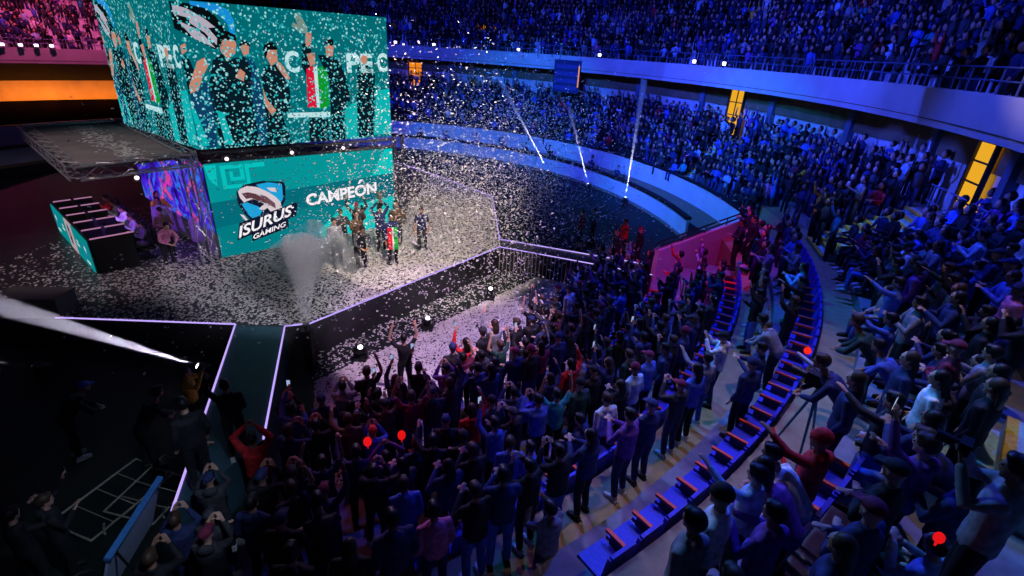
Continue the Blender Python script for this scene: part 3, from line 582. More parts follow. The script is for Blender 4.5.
# stairs through the terraces
M_edge = mat('stair_edge_ochre', (0.6, 0.4, 0.05), 0.8); M_tread = mat('stair_tread', (0.3, 0.5, 0.5), 0.8)
spot('stair_fill', (6.5, 17.0, 11), (11.2, 15.8, 3.2), (0.35, 0.75, 0.8), 900, 16, 0.5)  # added unseen spot to brighten the wide stair
def stair(t0, t1, Ra, Rb, za, zb, n, lab):
    root = None; b = MB(); e = MB()
    for i in range(n):
        Ri, Ro = Ra + (Rb - Ra) * i / n, Ra + (Rb - Ra) * (i + 1) / n; z = za + (zb - za) * (i + 1) / n; zb0 = za - 0.1
        for mb, r0, r1, z0, z1 in ((b, Ri, Ro, zb0, z), (e, Ri - 0.01, Ri + 0.11, z - 0.06, z + 0.012)):
            P = [pol(r0, t0, z0), pol(r1, t0, z0), pol(r1, t1, z0), pol(r0, t1, z0), pol(r0, t0, z1), pol(r1, t0, z1), pol(r1, t1, z1), pol(r0, t1, z1)]
            mb.add(P, [(0, 3, 2, 1), (4, 5, 6, 7), (0, 1, 5, 4), (1, 2, 6, 5), (2, 3, 7, 6), (3, 0, 4, 7)])
    root = b.build('stair_flight', M_tread); tag(root, lab, 'stairs'); e.build('nosing', M_edge, root)
stair(-17.5, -12.5, 22.2, 25.0, 2.41, 3.96, 11, 'wide stair with ochre edges climbing to the lit yellow doorway nearest the camera')
stair(17.5, 20.5, 21.6, 25.0, 1.55, 3.9, 12, 'stair climbing through the crowd to the tall yellow doorway')
stair(-45.5, -41.5, 23.3, 25.2, 2.8, 4.1, 5, 'blue-lit stair with broad treads beside the man taking photographs')
# landing railing at the near doorway
for t0, t1, q in ((-17.2, -15.2, 'first bay from the wide stair'), (-19.8, -17.8, 'second bay from the wide stair'), (-22.6, -20.6, 'third bay from the wide stair')):
    rail_section(t0, t1, lambda t: 4.0, lambda t: RB(t) - 1.0, 'on the upper landing, ' + q, 2, 'landing railings by the near doorway', 0.95)

# ---------------------------------------------------------------- seats
def seat_proto():
    me = {}
    b = MB(); b.box((0, 0.02, 0.42), (0.46, 0.42, 0.06)); b.box((0, 0.21, 0.41), (0.46, 0.05, 0.05)); me['cushion'] = b.build('cushion', mat('seat_blue', (0.05, 0.045, 0.5), 0.45), link=False)
    b = MB(); b.box((0, -0.23, 0.66), (0.46, 0.05, 0.46), 0, 0.12); b.box((0, -0.26, 0.88), (0.40, 0.05, 0.08), 0, 0.12); me['backrest'] = b.build('backrest', MATS['seat_blue'], link=False)
    b = MB(); b.box((0.25, 0.0, 0.62), (0.055, 0.42, 0.045)); me['armrest'] = b.build('armrest', mat('armrest_orange', (0.85, 0.10, 0.02), 0.5), link=False)
    b = MB(); b.box((0.25, -0.02, 0.31), (0.03, 0.3, 0.6)); me['support'] = b.build('support', M_dmetal, link=False)
    return me
SP = seat_proto()
def ordinal(n):
    o = ['first', 'second', 'third', 'fourth', 'fifth', 'sixth', 'seventh', 'eighth', 'ninth', 'tenth', 'eleventh', 'twelfth', 'thirteenth', 'fourteenth', 'fifteenth', 'sixteenth', 'seventeenth', 'eighteenth', 'nineteenth']
    if n <= 19: return o[n - 1]
    tens = ['twenty', 'thirty', 'forty', 'fifty', 'sixty', 'seventy'][n // 10 - 2]; 
    return {'twenty': 'twentieth', 'thirty': 'thirtieth', 'forty': 'fortieth', 'fifty': 'fiftieth', 'sixty': 'sixtieth', 'seventy': 'seventieth'}[tens] if n % 10 == 0 else tens + '-' + o[n % 10 - 1]
def seat_row(R, z, t0, t1, rowname, step=0.53):
    dt = math.degrees(step / R); k = 1; t = t0
    while t > t1:
        x, y, _ = pol(R, t); o = empty('stadium_seat', (x, y, z), math.radians(t) + PI / 2, 'empty blue seat with orange armrest, %s from the pink gate in the %s row' % (ordinal(k), rowname), 'seat', 'blue fixed seats, ' + rowname + ' row')
        for n_, me in SP.items():
            c = bpy.data.objects.new(n_, me); COL.objects.link(c); c.parent = o
        t -= dt; k += 1
    return k
# seat local +Y faces the arena centre
seat_row(17.5, 0.2, -22, -60, 'lowest'); seat_row(19.75, 0.7, -18, -58.5, 'middle'); seat_row(21.6, 1.6, -14, -54.5, 'upper')
seat_row(23.0, 2.71, -47.0, -51.0, 'first terrace')

# ---------------------------------------------------------------- people
def V3(*a): return Vector(a)
def pose_joints(pose):
    """shoulder, elbow, wrist for both arms (L = +x), hips, knees, ankles; facing +Y, standing unless the pose sits"""
    J = dict(pelvis=V3(0, 0, .96), waist=V3(0, 0, 1.08), chest=V3(0, 0.0, 1.30), neck=V3(0, -.01, 1.47), head=V3(0, .025, 1.64), tilt=0.0)
    def arms(L, R): J['L'], J['R'] = [V3(*p) for p in L], [V3(*p) for p in R]
    def legs(L, R): J['LL'], J['RL'] = [V3(*p) for p in L], [V3(*p) for p in R]
    legs([(.095, 0, .92), (.105, .03, .50), (.11, -.02, .09)], [(-.095, 0, .92), (-.12, .02, .50), (-.14, -.05, .09)])
    s = .185; sh = 1.405
    if pose == 'idle': arms([(s, 0, sh), (s + .05, -.04, 1.12), (s + .05, .08, .88)], [(-s, 0, sh), (-s - .05, -.05, 1.12), (-s - .04, .07, .88)])
    elif pose == 'phone_up': arms([(s, 0, sh), (s + .03, .12, 1.18), (.1, .3, 1.36)], [(-s, .01, sh + .03), (-s - .05, .2, 1.58), (-.14, .3, 1.84)])
    elif pose == 'arms_up': arms([(s, 0, sh + .04), (s + .14, .06, 1.66), (s + .12, .1, 1.93)], [(-s, 0, sh + .04), (-s - .16, .08, 1.64), (-s - .08, .1, 1.92)])
    elif pose == 'clap': arms([(s, .02, sh), (s + .09, .12, 1.18), (.05, .36, 1.3)], [(-s, .02, sh), (-s - .09, .12, 1.18), (-.03, .36, 1.32)])
    elif pose == 'film': arms([(s, .02, sh + .01), (s + .06, .2, 1.32), (.09, .32, 1.56)], [(-s, .02, sh + .01), (-s - .06, .2, 1.32), (-.09, .32, 1.56)])
    elif pose == 'point': arms([(s, 0, sh), (s + .04, -.03, 1.13), (s - .02, .14, .98)], [(-s, .02, sh + .02), (-s - .1, .22, 1.5), (-s - .06, .44, 1.62)])
    elif pose == 'fist': arms([(s, 0, sh + .04), (s + .1, .1, 1.62), (s + .02, .14, 1.88)], [(-s, 0, sh), (-s - .07, -.06, 1.13), (-s - .0, .16, 1.02)])
    elif pose == 'overhead': arms([(s, 0, sh + .05), (s + .12, .03, 1.68), (.08, .08, 1.9)], [(-s, 0, sh + .05), (-s - .12, .03, 1.68), (-.08, .08, 1.9)])
    elif pose == 'folded': arms([(s, .02, sh), (s + .08, .06, 1.14), (-.06, .24, 1.2)], [(-s, .02, sh), (-s - .08, .06, 1.14), (.06, .25, 1.16)])
    elif pose in ('sit', 'sit_phone', 'sit_clap'):
        dz = -.44
        for k in ('pelvis', 'waist', 'chest', 'neck', 'head'): J[k] = J[k] + V3(0, 0, dz)
        J['head'] += V3(0, .04, -.01); J['neck'] += V3(0, .02, 0)
        legs([(.1, 0, .5), (.13, .42, .52), (.13, .40, .09)], [(-.1, 0, .5), (-.14, .42, .52), (-.15, .44, .09)])
        sh += dz
        if pose == 'sit': arms([(s, 0, sh), (s + .05, .02, .72), (.12, .26, .62)], [(-s, 0, sh), (-s - .05, .02, .72), (-.12, .28, .62)])
        elif pose == 'sit_phone': arms([(s, 0, sh), (s + .05, .12, .76), (.07, .36, .95)], [(-s, 0, sh), (-s - .05, .12, .76), (-.07, .36, .95)])
        else: arms([(s, 0, sh), (s + .08, .12, .78), (.05, .34, .9)], [(-s, 0, sh), (-s - .08, .12, .78), (-.03, .34, .92)])
    elif pose == 'lean':
        for k, o in (('waist', (0, .06, 0)), ('chest', (0, .2, -.06)), ('neck', (0, .33, -.12)), ('head', (0, .42, -.1))): J[k] += V3(*o)
        arms([(s, .26, 1.3), (s + .06, .4, 1.06), (.1, .55, .98)], [(-s, .26, 1.3), (-s - .06, .4, 1.06), (-.1, .55, .98)])
    return J
def remeshed(mb, voxel, ratio, name):
    o = mb.build(name, []); m = o.modifiers.new('r', 'REMESH'); m.mode = 'VOXEL'; m.voxel_size = voxel
    sm = o.modifiers.new('s', 'SMOOTH'); sm.factor = 0.4; sm.iterations = 2
    if ratio < 1: d = o.modifiers.new('d', 'DECIMATE'); d.ratio = ratio
    bpy.context.view_layer.update()
    me = bpy.data.meshes.new_from_object(o.evaluated_get(bpy.context.evaluated_depsgraph_get())); old = o.data
    bpy.data.objects.remove(o); bpy.data.meshes.remove(old)
    me.polygons.foreach_set('use_smooth', [True] * len(me.polygons)); me.name = name; return me
def hand(b, w, d, side, curl=0.5):
    """palm and five fingers, opening along d"""
    d = d.normalized(); x = d.cross(V3(0, 0, 1)); x = x.normalized() if x.length > .1 else V3(1, 0, 0); n = x.cross(d)
    b.tube([w - d * .02, w + d * .03, w + d * .085], [(.024, .019), (.036, .016), (.036, .013)], 8)
    for i, (o, L) in enumerate(((-.027, .062), (-.009, .074), (.009, .07), (.027, .055))):
        p = w + d * .082 + x * o; b.tube([p, p + d * L * .5 - n * L * .12 * curl, p + d * L * .88 - n * L * .5 * curl], [.0105, .0095, .008], 6)
    p = w + d * .03 + x * (-.03 * side); b.tube([p, p + d * .03 - x * .025 * side - n * .01, p + d * .06 - x * .03 * side - n * .02], [.012, .011, .009], 6)
def head(b, c, neck):
    b.ball(c, (.076, .096, .118), 16, 12, lambda v: (v[0] * (1 - .22 * max(0, -v[2])), v[1] * (1 - .10 * max(0, -v[2])) + .02 * max(0, -v[2]), v[2]))
    b.ball(c + V3(0, .092, -.018), (.013, .018, .024), 8, 6); b.ball(c + V3(0, .060, -.090), (.03, .024, .022), 8, 6)
    b.ball(c + V3(0, .078, -.055), (.022, .010, .009), 8, 6); b.ball(c + V3(0, .082, .028), (.052, .018, .013), 8, 6)
    for s in (-1, 1): b.ball(c + V3(.078 * s, 0, -.01), (.012, .02, .032), 8, 6)
    b.tube([neck - V3(0, 0, .06), neck + (c - neck) * .5], [.062, .054], 10)
SKN = [mat('skin_%s' % n, c, 0.55, scale=8, vary=0.06) for n, c in (('a', (.52, .30, .22)), ('b', (.42, .23, .16)), ('c', (.32, .17, .11)))]
EYE = mat('eye_dark', (.01, .01, .012), 0.2)
def make_proto(pose, top, hair):
    J = pose_joints(pose); out = {}; P = J['pelvis']; sit = pose.startswith('sit')
    b = MB(); head(b, J['head'], J['neck'])
    b.tube([P - V3(0, 0, .05), J['waist'], J['chest'], J['neck'] - V3(0, 0, .05)], [(.14, .095), (.125, .085), (.15, .1), (.1, .07)], 12)
    for k, s in (('L', 1), ('R', -1)):
        a = J[k]; b.tube([a[0] - V3(.05 * s, 0, .01), a[0], (a[0] + a[1]) / 2, a[1], (a[1] + a[2]) / 2, a[2]], [.05, .05, .043, .038, .036, .026], 8)
        hand(b, a[2], a[2] - a[1], s, .9 if pose == 'fist' else .45)
        l = J[k + 'L']; b.tube([l[0] + V3(0, 0, .04) if not sit else l[0], (l[0] + l[1]) / 2, l[1], (l[1] + l[2]) / 2, l[2]], [.08, .07, .052, .05, .036], 8)
        b.tube([l[2] - V3(0, 0, .0), l[2] + V3(0, .1, -.05)], [.035, .03], 6)
    out['person'] = remeshed(b, .0115, .22, 'person_body')
    # jacket / shirt
    b = MB(); short = top == 'tshirt'; f = 1.0 if short else 1.12
    body = [P - V3(0, 0, .02 if sit else .08), P + V3(0, 0, .05), J['waist'], (J['waist'] + J['chest']) / 2, J['chest'], J['chest'] + (J['neck'] - J['chest']) * .5, J['neck'] - V3(0, 0, .035), J['neck'] + V3(0, 0, .012)]
    rad = [(.165 * f, .118 * f), (.163 * f, .118 * f), (.152 * f, .11 * f), (.16 * f, .118 * f), (.175 * f, .122 * f), (.172 * f, .11 * f), (.11, .082), (.075, .075)]
    if top == 'puffer':
        B2, R2_ = [], []
        for i in range(len(body) - 1):
            for j in range(4): 
                s = j / 4; B2.append(body[i].lerp(body[i + 1], s)); bu = 1.0 + (.07 if j % 2 else -.02)
                R2_.append(((rad[i][0] * (1 - s) + rad[i + 1][0] * s) * bu, (rad[i][1] * (1 - s) + rad[i + 1][1] * s) * bu))
        body, rad = B2, R2_
    b.tube(body, rad, 16)
    for k, s in (('L', 1), ('R', -1)):
        a = J[k]; g = .066 if top == 'puffer' else .058
        if short: b.tube([a[0] - V3(.07 * s, 0, .01), a[0], a[0].lerp(a[1], .75)], [.062, .062, .056], 10)
        else: b.tube([a[0] - V3(.07 * s, 0, .015), a[0], a[0].lerp(a[1], .5), a[1], a[1].lerp(a[2], .5), a[2] - (a[2] - a[1]).normalized() * .015], [g + .006, g + .004, g, g - .004, g - .012, .036], 10)
    if top == 'hoodie': b.ball(J['neck'] + V3(0, -.075, .0), (.11, .07, .075), 12, 8); b.tube([J['neck'] + V3(-.08, 0, .01), J['neck'] + V3(0, .075, -.03), J['neck'] + V3(.08, 0, .01)], .025, 6)
    elif top != 'tshirt': b.tube([J['neck'] + V3(0, 0, -.02), J['neck'] + V3(0, 0, .035)], [.082, .076], 12)
    out['jacket'] = remeshed(b, .016, .35, 'jacket')
    b = MB(); b.tube([P + V3(0, 0, .08), P - V3(0, 0, .06)], [(.15, .108), (.155, .115)], 14)
    for k, s in (('LL', 1), ('RL', -1)):
        l = J[k]; b.tube([P + V3(.08 * s, 0, -.02 if sit else -.0), l[0], l[0].lerp(l[1], .5), l[1], l[1].lerp(l[2], .5), l[2] + V3(0, 0, .02)], [.09, .098, .086, .068, .062, .055], 10)
    out['trousers'] = remeshed(b, .018, .35, 'trousers')
    for k in ('LL', 'RL'):
        b = MB(); a = J[k][2]; a = V3(a.x, a.y, .09); b.tube([a + V3(0, -.05, -.03), a + V3(0, .04, -.035), a + V3(0, .14, -.05), a + V3(0, .19, -.06)], [(.04, .045), (.044, .05), (.042, .034), (.025, .02)], 8); b.box(a + V3(0, .06, -.08), (.085, .26, .02))
        out['shoe_' + k] = b.build('shoe', [], link=False)
    c = J['head']; b = MB()
    if hair == 'cap':
        b.ball(c + V3(0, -.008, .035), (.09, .108, .092), 14, 8, lambda v: (v[0], v[1], max(v[2], -.12))); b.box(c + V3(0, .125, .032), (.13, .11, .014), 0, -.15)
    elif hair == 'long':
        b.ball(c + V3(0, -.022, .022), (.092, .103, .115), 14, 9); b.tube([c + V3(0, -.06, .02), c + V3(0, -.10, -.1), c + V3(0, -.10, -.24), c + V3(0, -.09, -.33)], [(.085, .05), (.09, .045), (.08, .035), (.05, .02)], 10)
    elif hair == 'bun':
        b.ball(c + V3(0, -.022, .028), (.088, .1, .108), 14, 9); b.ball(c + V3(0, -.11, .07), (.045, .045, .045), 10, 7)
    elif hair == 'beanie':
        b.ball(c + V3(0, -.01, .04), (.093, .11, .115), 14, 9, lambda v: (v[0], v[1], max(v[2], -.2))); b.tube([c + V3(0, 0, .02), c + V3(0, 0, .055)], [(.096, .113), (.096, .113)], 14)
    else:
        b.ball(c + V3(0, -.016, .032), (.09, .106, .108), 14, 9); b.ball(c + V3(0, .052, .088), (.07, .05, .04), 10, 6)
    out['hair' if hair not in ('cap', 'beanie') else hair] = remeshed(b, .014, .5, 'hair')
    me = out['person']; me.materials.append(SKN[0]); me.materials.append(EYE)
    bmx = bmesh.new(); bmx.from_mesh(me); nf = len(bmx.faces)
    for s in (-1, 1): bmesh.ops.create_icosphere(bmx, subdivisions=1, radius=.0095, matrix=Matrix.Translation(c + V3(.031 * s, .089, .006)))
    bmx.faces.ensure_lookup_table()
    for f in bmx.faces[nf:]: f.material_index = 1; f.smooth = True
    bmx.to_mesh(me); bmx.free()
    return out
CL = {  # cloth colours seen in the crowd
 'black': (.012, .012, .016), 'navy': (.02, .03, .11), 'charcoal': (.04, .04, .05), 'dark green': (.015, .05, .04), 'maroon': (.16, .015, .05), 'red': (.55, .02, .03), 'white': (.72, .72, .75),
 'pale blue': (.35, .5, .75), 'blue': (.06, .12, .5), 'grey': (.24, .24, .27), 'purple': (.16, .05, .28), 'teal': (.03, .28, .32), 'mustard': (.6, .33, .03), 'pink': (.6, .18, .35), 'brown': (.12, .07, .045)}
CM = {k: mat('cloth_' + k.replace(' ', '_'), v, 0.75, scale=14, vary=0.25, bump=0.08) for k, v in CL.items()}
HM = {'black': mat('hair_black', (.008, .007, .008), 0.45), 'brown': mat('hair_brown', (.05, .028, .018), 0.5)}
SHOE = [mat('shoe_black', (.012, .012, .014), .6), mat('shoe_white', (.5, .5, .52), .6)]
PROTO = {}
def proto(pose, top, hair):
    k = (pose, top, hair)
    if k not in PROTO:
        pk = [q for q in PROTO if q[0] == pose]
        PROTO[k] = make_proto(pose, top, hair)
        for me in PROTO[k].values():
            if not me.materials: me.materials.append(EYE)
    return PROTO[k]
COMBO = {'idle': [('hoodie', 'short'), ('puffer', 'beanie'), ('jacket', 'long')], 'phone_up': [('hoodie', 'short'), ('jacket', 'long')], 'arms_up': [('tshirt', 'short'), ('hoodie', 'cap')],
 'clap': [('jacket', 'short'), ('puffer', 'long')], 'film': [('puffer', 'short'), ('hoodie', 'cap')], 'point': [('jacket', 'short')], 'fist': [('tshirt', 'short'), ('hoodie', 'long')],
 'overhead': [('hoodie', 'short')], 'folded': [('jacket', 'cap')], 'sit': [('hoodie', 'short'), ('jacket', 'long')], 'sit_phone': [('puffer', 'short')], 'sit_clap': [('jacket', 'bun')], 'lean': [('jacket', 'short')]}
PTXT = {'idle': '', 'phone_up': 'raising one hand high', 'arms_up': 'both arms up', 'clap': 'clapping', 'film': 'hands before face', 'point': 'pointing', 'fist': 'fist raised', 'overhead': 'hands clasped overhead',
        'folded': 'arms folded', 'sit': 'seated', 'sit_phone': 'seated holding phone', 'sit_clap': 'seated clapping', 'lean': 'leaning forward'}
HTXT = {'short': 'dark-haired', 'long': 'long-haired', 'bun': 'bun-haired', 'cap': 'capped', 'beanie': 'beanie-wearing'}
TAKEN = []; LABELS = {}; NP = [0]
def person(x, y, z, face, pose, colour, label, group=None, top=None, hair=None, legs='navy', sc=None, capcol=None, skin=None, hc=None):
    if top is None: top, hair = random.choice(COMBO[pose])
    me = proto(pose, top, hair); sc = sc or random.uniform(.94, 1.04)
    sk = SKN[skin if skin is not None else random.randrange(3)]
    o = bpy.data.objects.new('person', me['person']); COL.objects.link(o); o.location = (x, y, z); o.rotation_euler = (0, 0, face - PI / 2); o.scale = (sc,) * 3
    def setm(ob, m): ob.material_slots[0].link = 'OBJECT'; ob.material_slots[0].material = m
    setm(o, sk)
    shoe_m = random.choice(SHOE)
    for n_, m_ in me.items():
        if n_ == 'person': continue
        nm = 'shoe' if n_.startswith('shoe') else 'shirt' if (n_ == 'jacket' and top == 'tshirt') else ('hoodie' if n_ == 'jacket' and top == 'hoodie' else n_)
        c = bpy.data.objects.new(nm, m_); COL.objects.link(c); c.parent = o
        setm(c, CM[colour] if n_ == 'jacket' else CM[legs] if n_ == 'trousers' else shoe_m if n_.startswith('shoe') else CM[capcol or random.choice(['black', 'navy', 'charcoal', 'maroon'])] if n_ in ('cap', 'beanie') else HM[hc or random.choice(['black', 'black', 'brown'])])
    tag(o, label, 'person', group); TAKEN.append((x, y)); NP[0] += 1
    return o
def free(x, y, d=.42): return all((x - a) ** 2 + (y - b_) ** 2 > d * d for a, b_ in TAKEN)
TOPN = {'hoodie': 'hoodie', 'puffer': 'puffer jacket', 'jacket': 'jacket', 'tshirt': 'shirt'}
STG = Vector((-6.5, 18.5))
def facing(x, y, tgt=STG, j=.35): return math.atan2(tgt.y - y, tgt.x - x) + random.uniform(-j, j)

# --- winners on the stage
def stager(x, y, pose, colour, label, **k): return person(x, y, 1.0, k.pop('face', facing(x, y, Vector((-1, 8)), .3)), pose, colour, label, 'winning players and staff on the stage', **k)
stager(-4.15, 16.05, 'idle', 'navy', 'winning player wrapped in the red, white and green flag on stage', top='jacket', hair='short', legs='black')
stager(-4.75, 16.9, 'overhead', 'navy', 'winning player hoisting the trophy left of the flag wearer', top='hoodie', hair='short', legs='black')
stager(-3.35, 17.2, 'idle', 'navy', 'winning player standing apart at the right end of the stage group', top='tshirt', hair='short', legs='charcoal')
stager(-4.35, 17.6, 'clap', 'brown', 'person in brown jacket clapping behind the flag wearer', top='jacket', hair='long', legs='charcoal', hc='brown')
stager(-5.35, 16.2, 'phone_up', 'brown', 'person in brown jacket raising a hand in the middle of the stage group', top='jacket', hair='long', legs='black')
stager(-6.05, 16.7, 'clap', 'charcoal', 'player in charcoal clapping at the left of the stage group', top='jacket', hair='short', legs='black')
stager(-5.6, 17.1, 'arms_up', 'charcoal', 'player in charcoal with both arms up below the CAMPEÓN lettering', top='hoodie', hair='cap', legs='black')
stager(-5.0, 15.3, 'lean', 'charcoal', 'person in charcoal bending forward at the front of the stage group', top='jacket', hair='short', legs='black')
stager(-5.9, 15.6, 'idle', 'grey', 'person in grey hoodie beside the smoke plume on stage', top='hoodie', hair='short', legs='black')
# flag and trophy
fl = MB(); n = 8
def flagstrip(b, x0, x1):
    vs = []
    for i in range(n + 1):
        for x in (x0, x1): vs.append((x, .17 + .03 * math.sin(i * 1.3 + x * 9), 1.40 - .78 * i / n))
    vs += [(v[0], v[1] + .012, v[2]) for v in vs[:]]
    N2 = 2 * (n + 1)
    b.add(vs, [(2 * i, 2 * i + 1, 2 * i + 3, 2 * i + 2) for i in range(n)] + [(N2 + 2 * i, N2 + 2 * i + 2, N2 + 2 * i + 3, N2 + 2 * i + 1) for i in range(n)] + [(2 * i, 2 * i + 2, N2 + 2 * i + 2, N2 + 2 * i) for i in range(n)] + [(2 * i + 1, N2 + 2 * i + 1, N2 + 2 * i + 3, 2 * i + 3) for i in range(n)])
fl.k = 2; flagstrip(fl, -.15, -.02); fl.k = 1; flagstrip(fl, -.02, .03); fl.k = 0; flagstrip(fl, .03, .18)
fo = fl.build('flag', [mat('flag_red', (.75, .01, .04), .6), mat('flag_white', (.8, .8, .8), .6), mat('flag_green', (.01, .42, .06), .6)]); fo.location = (-4.1, 15.98, 1.0); fo.rotation_euler = (0, 0, -PI / 2 + .35 + PI / 2 - PI / 2 + PI / 2 + PI)
tag(fo, 'red, white and green flag hanging from the shoulders of a winning player', 'flag')
tr = empty('trophy', (-4.72, 16.95, 2.78), 0.3, 'tall silver trophy held overhead by a winning player on stage', 'trophy')
b = MB(); b.lathe((0, 0, 0), [(.1, 0), (.1, .06), (.05, .08)], 14); b.build('plinth', M_black, tr)
b = MB(); b.lathe((0, 0, .08), [(.03, 0), (.025, .1), (.09, .2), (.12, .38), (.125, .42)], 16)
b.build('cup', mat('trophy_silver', (.8, .75, .6), .2, .95), tr, True)
for s in (-1, 1): b = MB(); b.tube([(.1 * s, 0, .28), (.2 * s, 0, .36), (.19 * s, 0, .5), (.1 * s, 0, .48)], .012, 6); b.build('handle', MATS['trophy_silver'], tr)
# two people by the plume edge and technicians walking on the right part of the floor
PD = [(dpt(0.06 + (i + .5) * (LD - .12) / 5, 1.55, 0)) for i in range(5)]
DKC = ['red', 'grey', 'white', 'grey', 'charcoal']
CH = []
for i, p in enumerate(PD):
    f = dk.rotation_euler.z - PI / 2
    person(p.x, p.y, 1.0, f, 'sit_phone', DKC[i], 'player in %s seated at the desk, %s' % (DKC[i], WHO[i]), 'players seated at the desk', top='puffer' if i != 0 else 'hoodie', hair='short', legs='black')
    ch = empty('desk_chair', (p.x, p.y, 1.0), f - PI / 2, 'black desk chair under the player %s' % WHO[i], 'chair', 'desk chairs behind the player desk')
    b = MB(); b.box((0, .05, .38), (.46, .44, .07)); b.build('seat', M_black, ch)
    b = MB(); b.box((0, -.24, .74), (.44, .07, .62)); b.build('backrest', M_black, ch)
    b = MB(); b.lathe((0, 0, .02), [(.24, 0), (.24, .03), (.03, .08), (.03, .34)], 10); b.build('pedestal', M_dmetal, ch)
for i, (x, y, c, pz_, lab) in enumerate(((-11.55, 15.6, 'brown', 'folded', 'standing assistant in brown behind the near end of the player desk'), (-12.2, 16.5, 'grey', 'idle', 'standing assistant in grey under the canopy beside the violet screen'),
      (-12.7, 17.2, 'mustard', 'clap', 'clapping assistant in mustard under the canopy by the violet screen'), (-11.0, 14.75, 'pink', 'lean', 'assistant in pink leaning over beside the near end of the desk'))):
    person(x, y, 1.0, facing(x, y, Vector((-3, 6))), pz_, c, lab, 'assistants under the canopy', legs='black')

# --- press and staff on the dark floor left of the runway
SG = 'staff and press on the floor left of the runway'
person(-6.67, 8.56, 0, .4, 'film', 'mustard', 'person in mustard yellow jacket photographing beside the floor spotlight', SG, top='puffer', hair='long', legs='black')
person(-8.55, 7.6, 0, .9, 'lean', 'black', 'person in black with bright blue cap bending over on the dark left floor', SG, top='jacket', hair='cap', legs='black', capcol='blue')
person(-6.9, 7.4, 0, 1.2, 'lean', 'black', 'bare-armed person crouching forward left of the runway', SG, top='tshirt', hair='short', legs='black')
person(-6.7, 5.2, 0, .8, 'phone_up', 'black', 'person in black raising a hand behind the metal barriers', SG, top='hoodie', hair='short', legs='black')
person(-6.9, 4.9, 0, 1.4, 'film', 'black', 'person in black filming beside the leaning blue-white board', SG, top='jacket', hair='short', legs='black')
person(-5.6, 6.85, 0, 1.1, 'folded', 'black', 'guard with white collar standing left of the runway edge', SG, top='jacket', hair='short', legs='black')
person(-4.75, 6.9, 1.0, 2.2, 'point', 'black', 'guard in black suit stretching an arm out on the runway', SG, top='jacket', hair='short', legs='black')
person(-5.0, 6.2, 1.0, 2.5, 'idle', 'black', 'second guard in black standing on the runway behind the pointing one', SG, top='jacket', hair='short', legs='black')
# --- chosen people in the crowd
CG = 'fans standing on the arena floor'
person(-4.3, 6.6, 0, 1.7, 'overhead', 'red', 'fan in bright red jacket raising both hands right beside the runway end', CG, top='puffer', hair='short', legs='black')
person(-1.96, 6.5, 0, 2.1, 'overhead', 'purple', 'fan in purple hoodie with hands clasped overhead beside the puffer jacket', CG, top='hoodie', hair='short', legs='navy')
person(-1.5, 6.75, 0, 1.9, 'idle', 'navy', 'bareheaded fan in navy quilted puffer jacket seen from behind', CG, top='puffer', hair='short', legs='black')
person(-2.36, 7.1, 0, 1.9, 'film', 'blue', 'fan in blue with bright red cap filming the stage', CG, top='hoodie', hair='cap', legs='black', capcol='red')
person(-2.5, 10.3, 0, 1.9, 'arms_up', 'black', 'tall fan in black with both arms up at the confetti edge', CG, top='tshirt', hair='short', legs='black')
person(-1.0, 9.6, 0, 2.0, 'fist', 'maroon', 'fan in maroon shirt with raised fist at the confetti edge', CG, top='tshirt', hair='short', legs='black')
person(1.91, 7.7, 0.45, 2.1, 'idle', 'white', 'fan in white hoodie standing in the lowest seat row with back turned', CG, top='hoodie', hair='short', legs='navy')
person(0.71, 4.9, 0.7, 2.2, 'film', 'grey', 'fan in grey hoodie filming beside the orange armrests of the middle row', CG, top='hoodie', hair='short', legs='navy')
TG = 'fans in the curved stand'
person(5.53, 9.6, 1.3, 2.6, 'arms_up', 'pale blue', 'fan in pale blue clothes with both arms flung up on the inner walkway', TG, top='hoodie', hair='short', legs='pale blue')
person(3.25, 4.0, 2.71, 2.5, 'lean', 'white', 'fan in white leaning over the curved walkway beside the red jacket', TG, top='hoodie', hair='short', legs='navy')
person(3.4, 4.25, 2.71, 2.4, 'point', 'red', 'fan in red hoodie and red woollen hat reaching out over the walkway beside the stair', TG, top='hoodie', hair='beanie', legs='black', capcol='red')
person(2.5, 3.3, 2.71, 2.3, 'clap', 'purple', 'fan in purple sweater clapping next to the curved brown walkway', TG, top='hoodie', hair='short', legs='black')
person(2.95, 3.65, 2.71, 2.2, 'lean', 'purple', 'fan in purple leaning forward, second beside the curved walkway', TG, top='jacket', hair='long', legs='black')
pg = person(3.66, 2.75, 3.9, 2.35, 'film', 'grey', 'man in grey jacket taking photographs beside the blue-lit stair', TG, top='jacket', hair='short', legs='black')
person(7.35, 15.95, 1.6, 2.9, 'folded', 'black', 'guard in black standing at the right end of the pink gate wall', TG, top='jacket', hair='short', legs='black')
person(7.9, 16.3, 1.6, 3.0, 'idle', 'black', 'second guard in black behind the guard at the gate wall', TG, top='jacket', hair='short', legs='black')
for x, y, c, pz_, lab in ((2.9, 21.6, 'maroon', 'idle', 'technician in maroon standing on the dark floor beyond the catwalk'), (3.5, 21.9, 'charcoal', 'clap', 'clapping technician in charcoal beyond the catwalk'), (4.6, 20.4, 'red', 'point', 'technician in red pointing beyond the catwalk near the pink gate'),
                          (5.1, 19.7, 'black', 'idle', 'technician in black right beside the pink gate wall'), (4.0, 18.9, 'dark green', 'idle', 'technician in dark green just behind the catwalk end')):
    person(x, y, 0, facing(x, y), pz_, c, lab, 'technicians on the dark floor beyond the catwalk', legs='black')

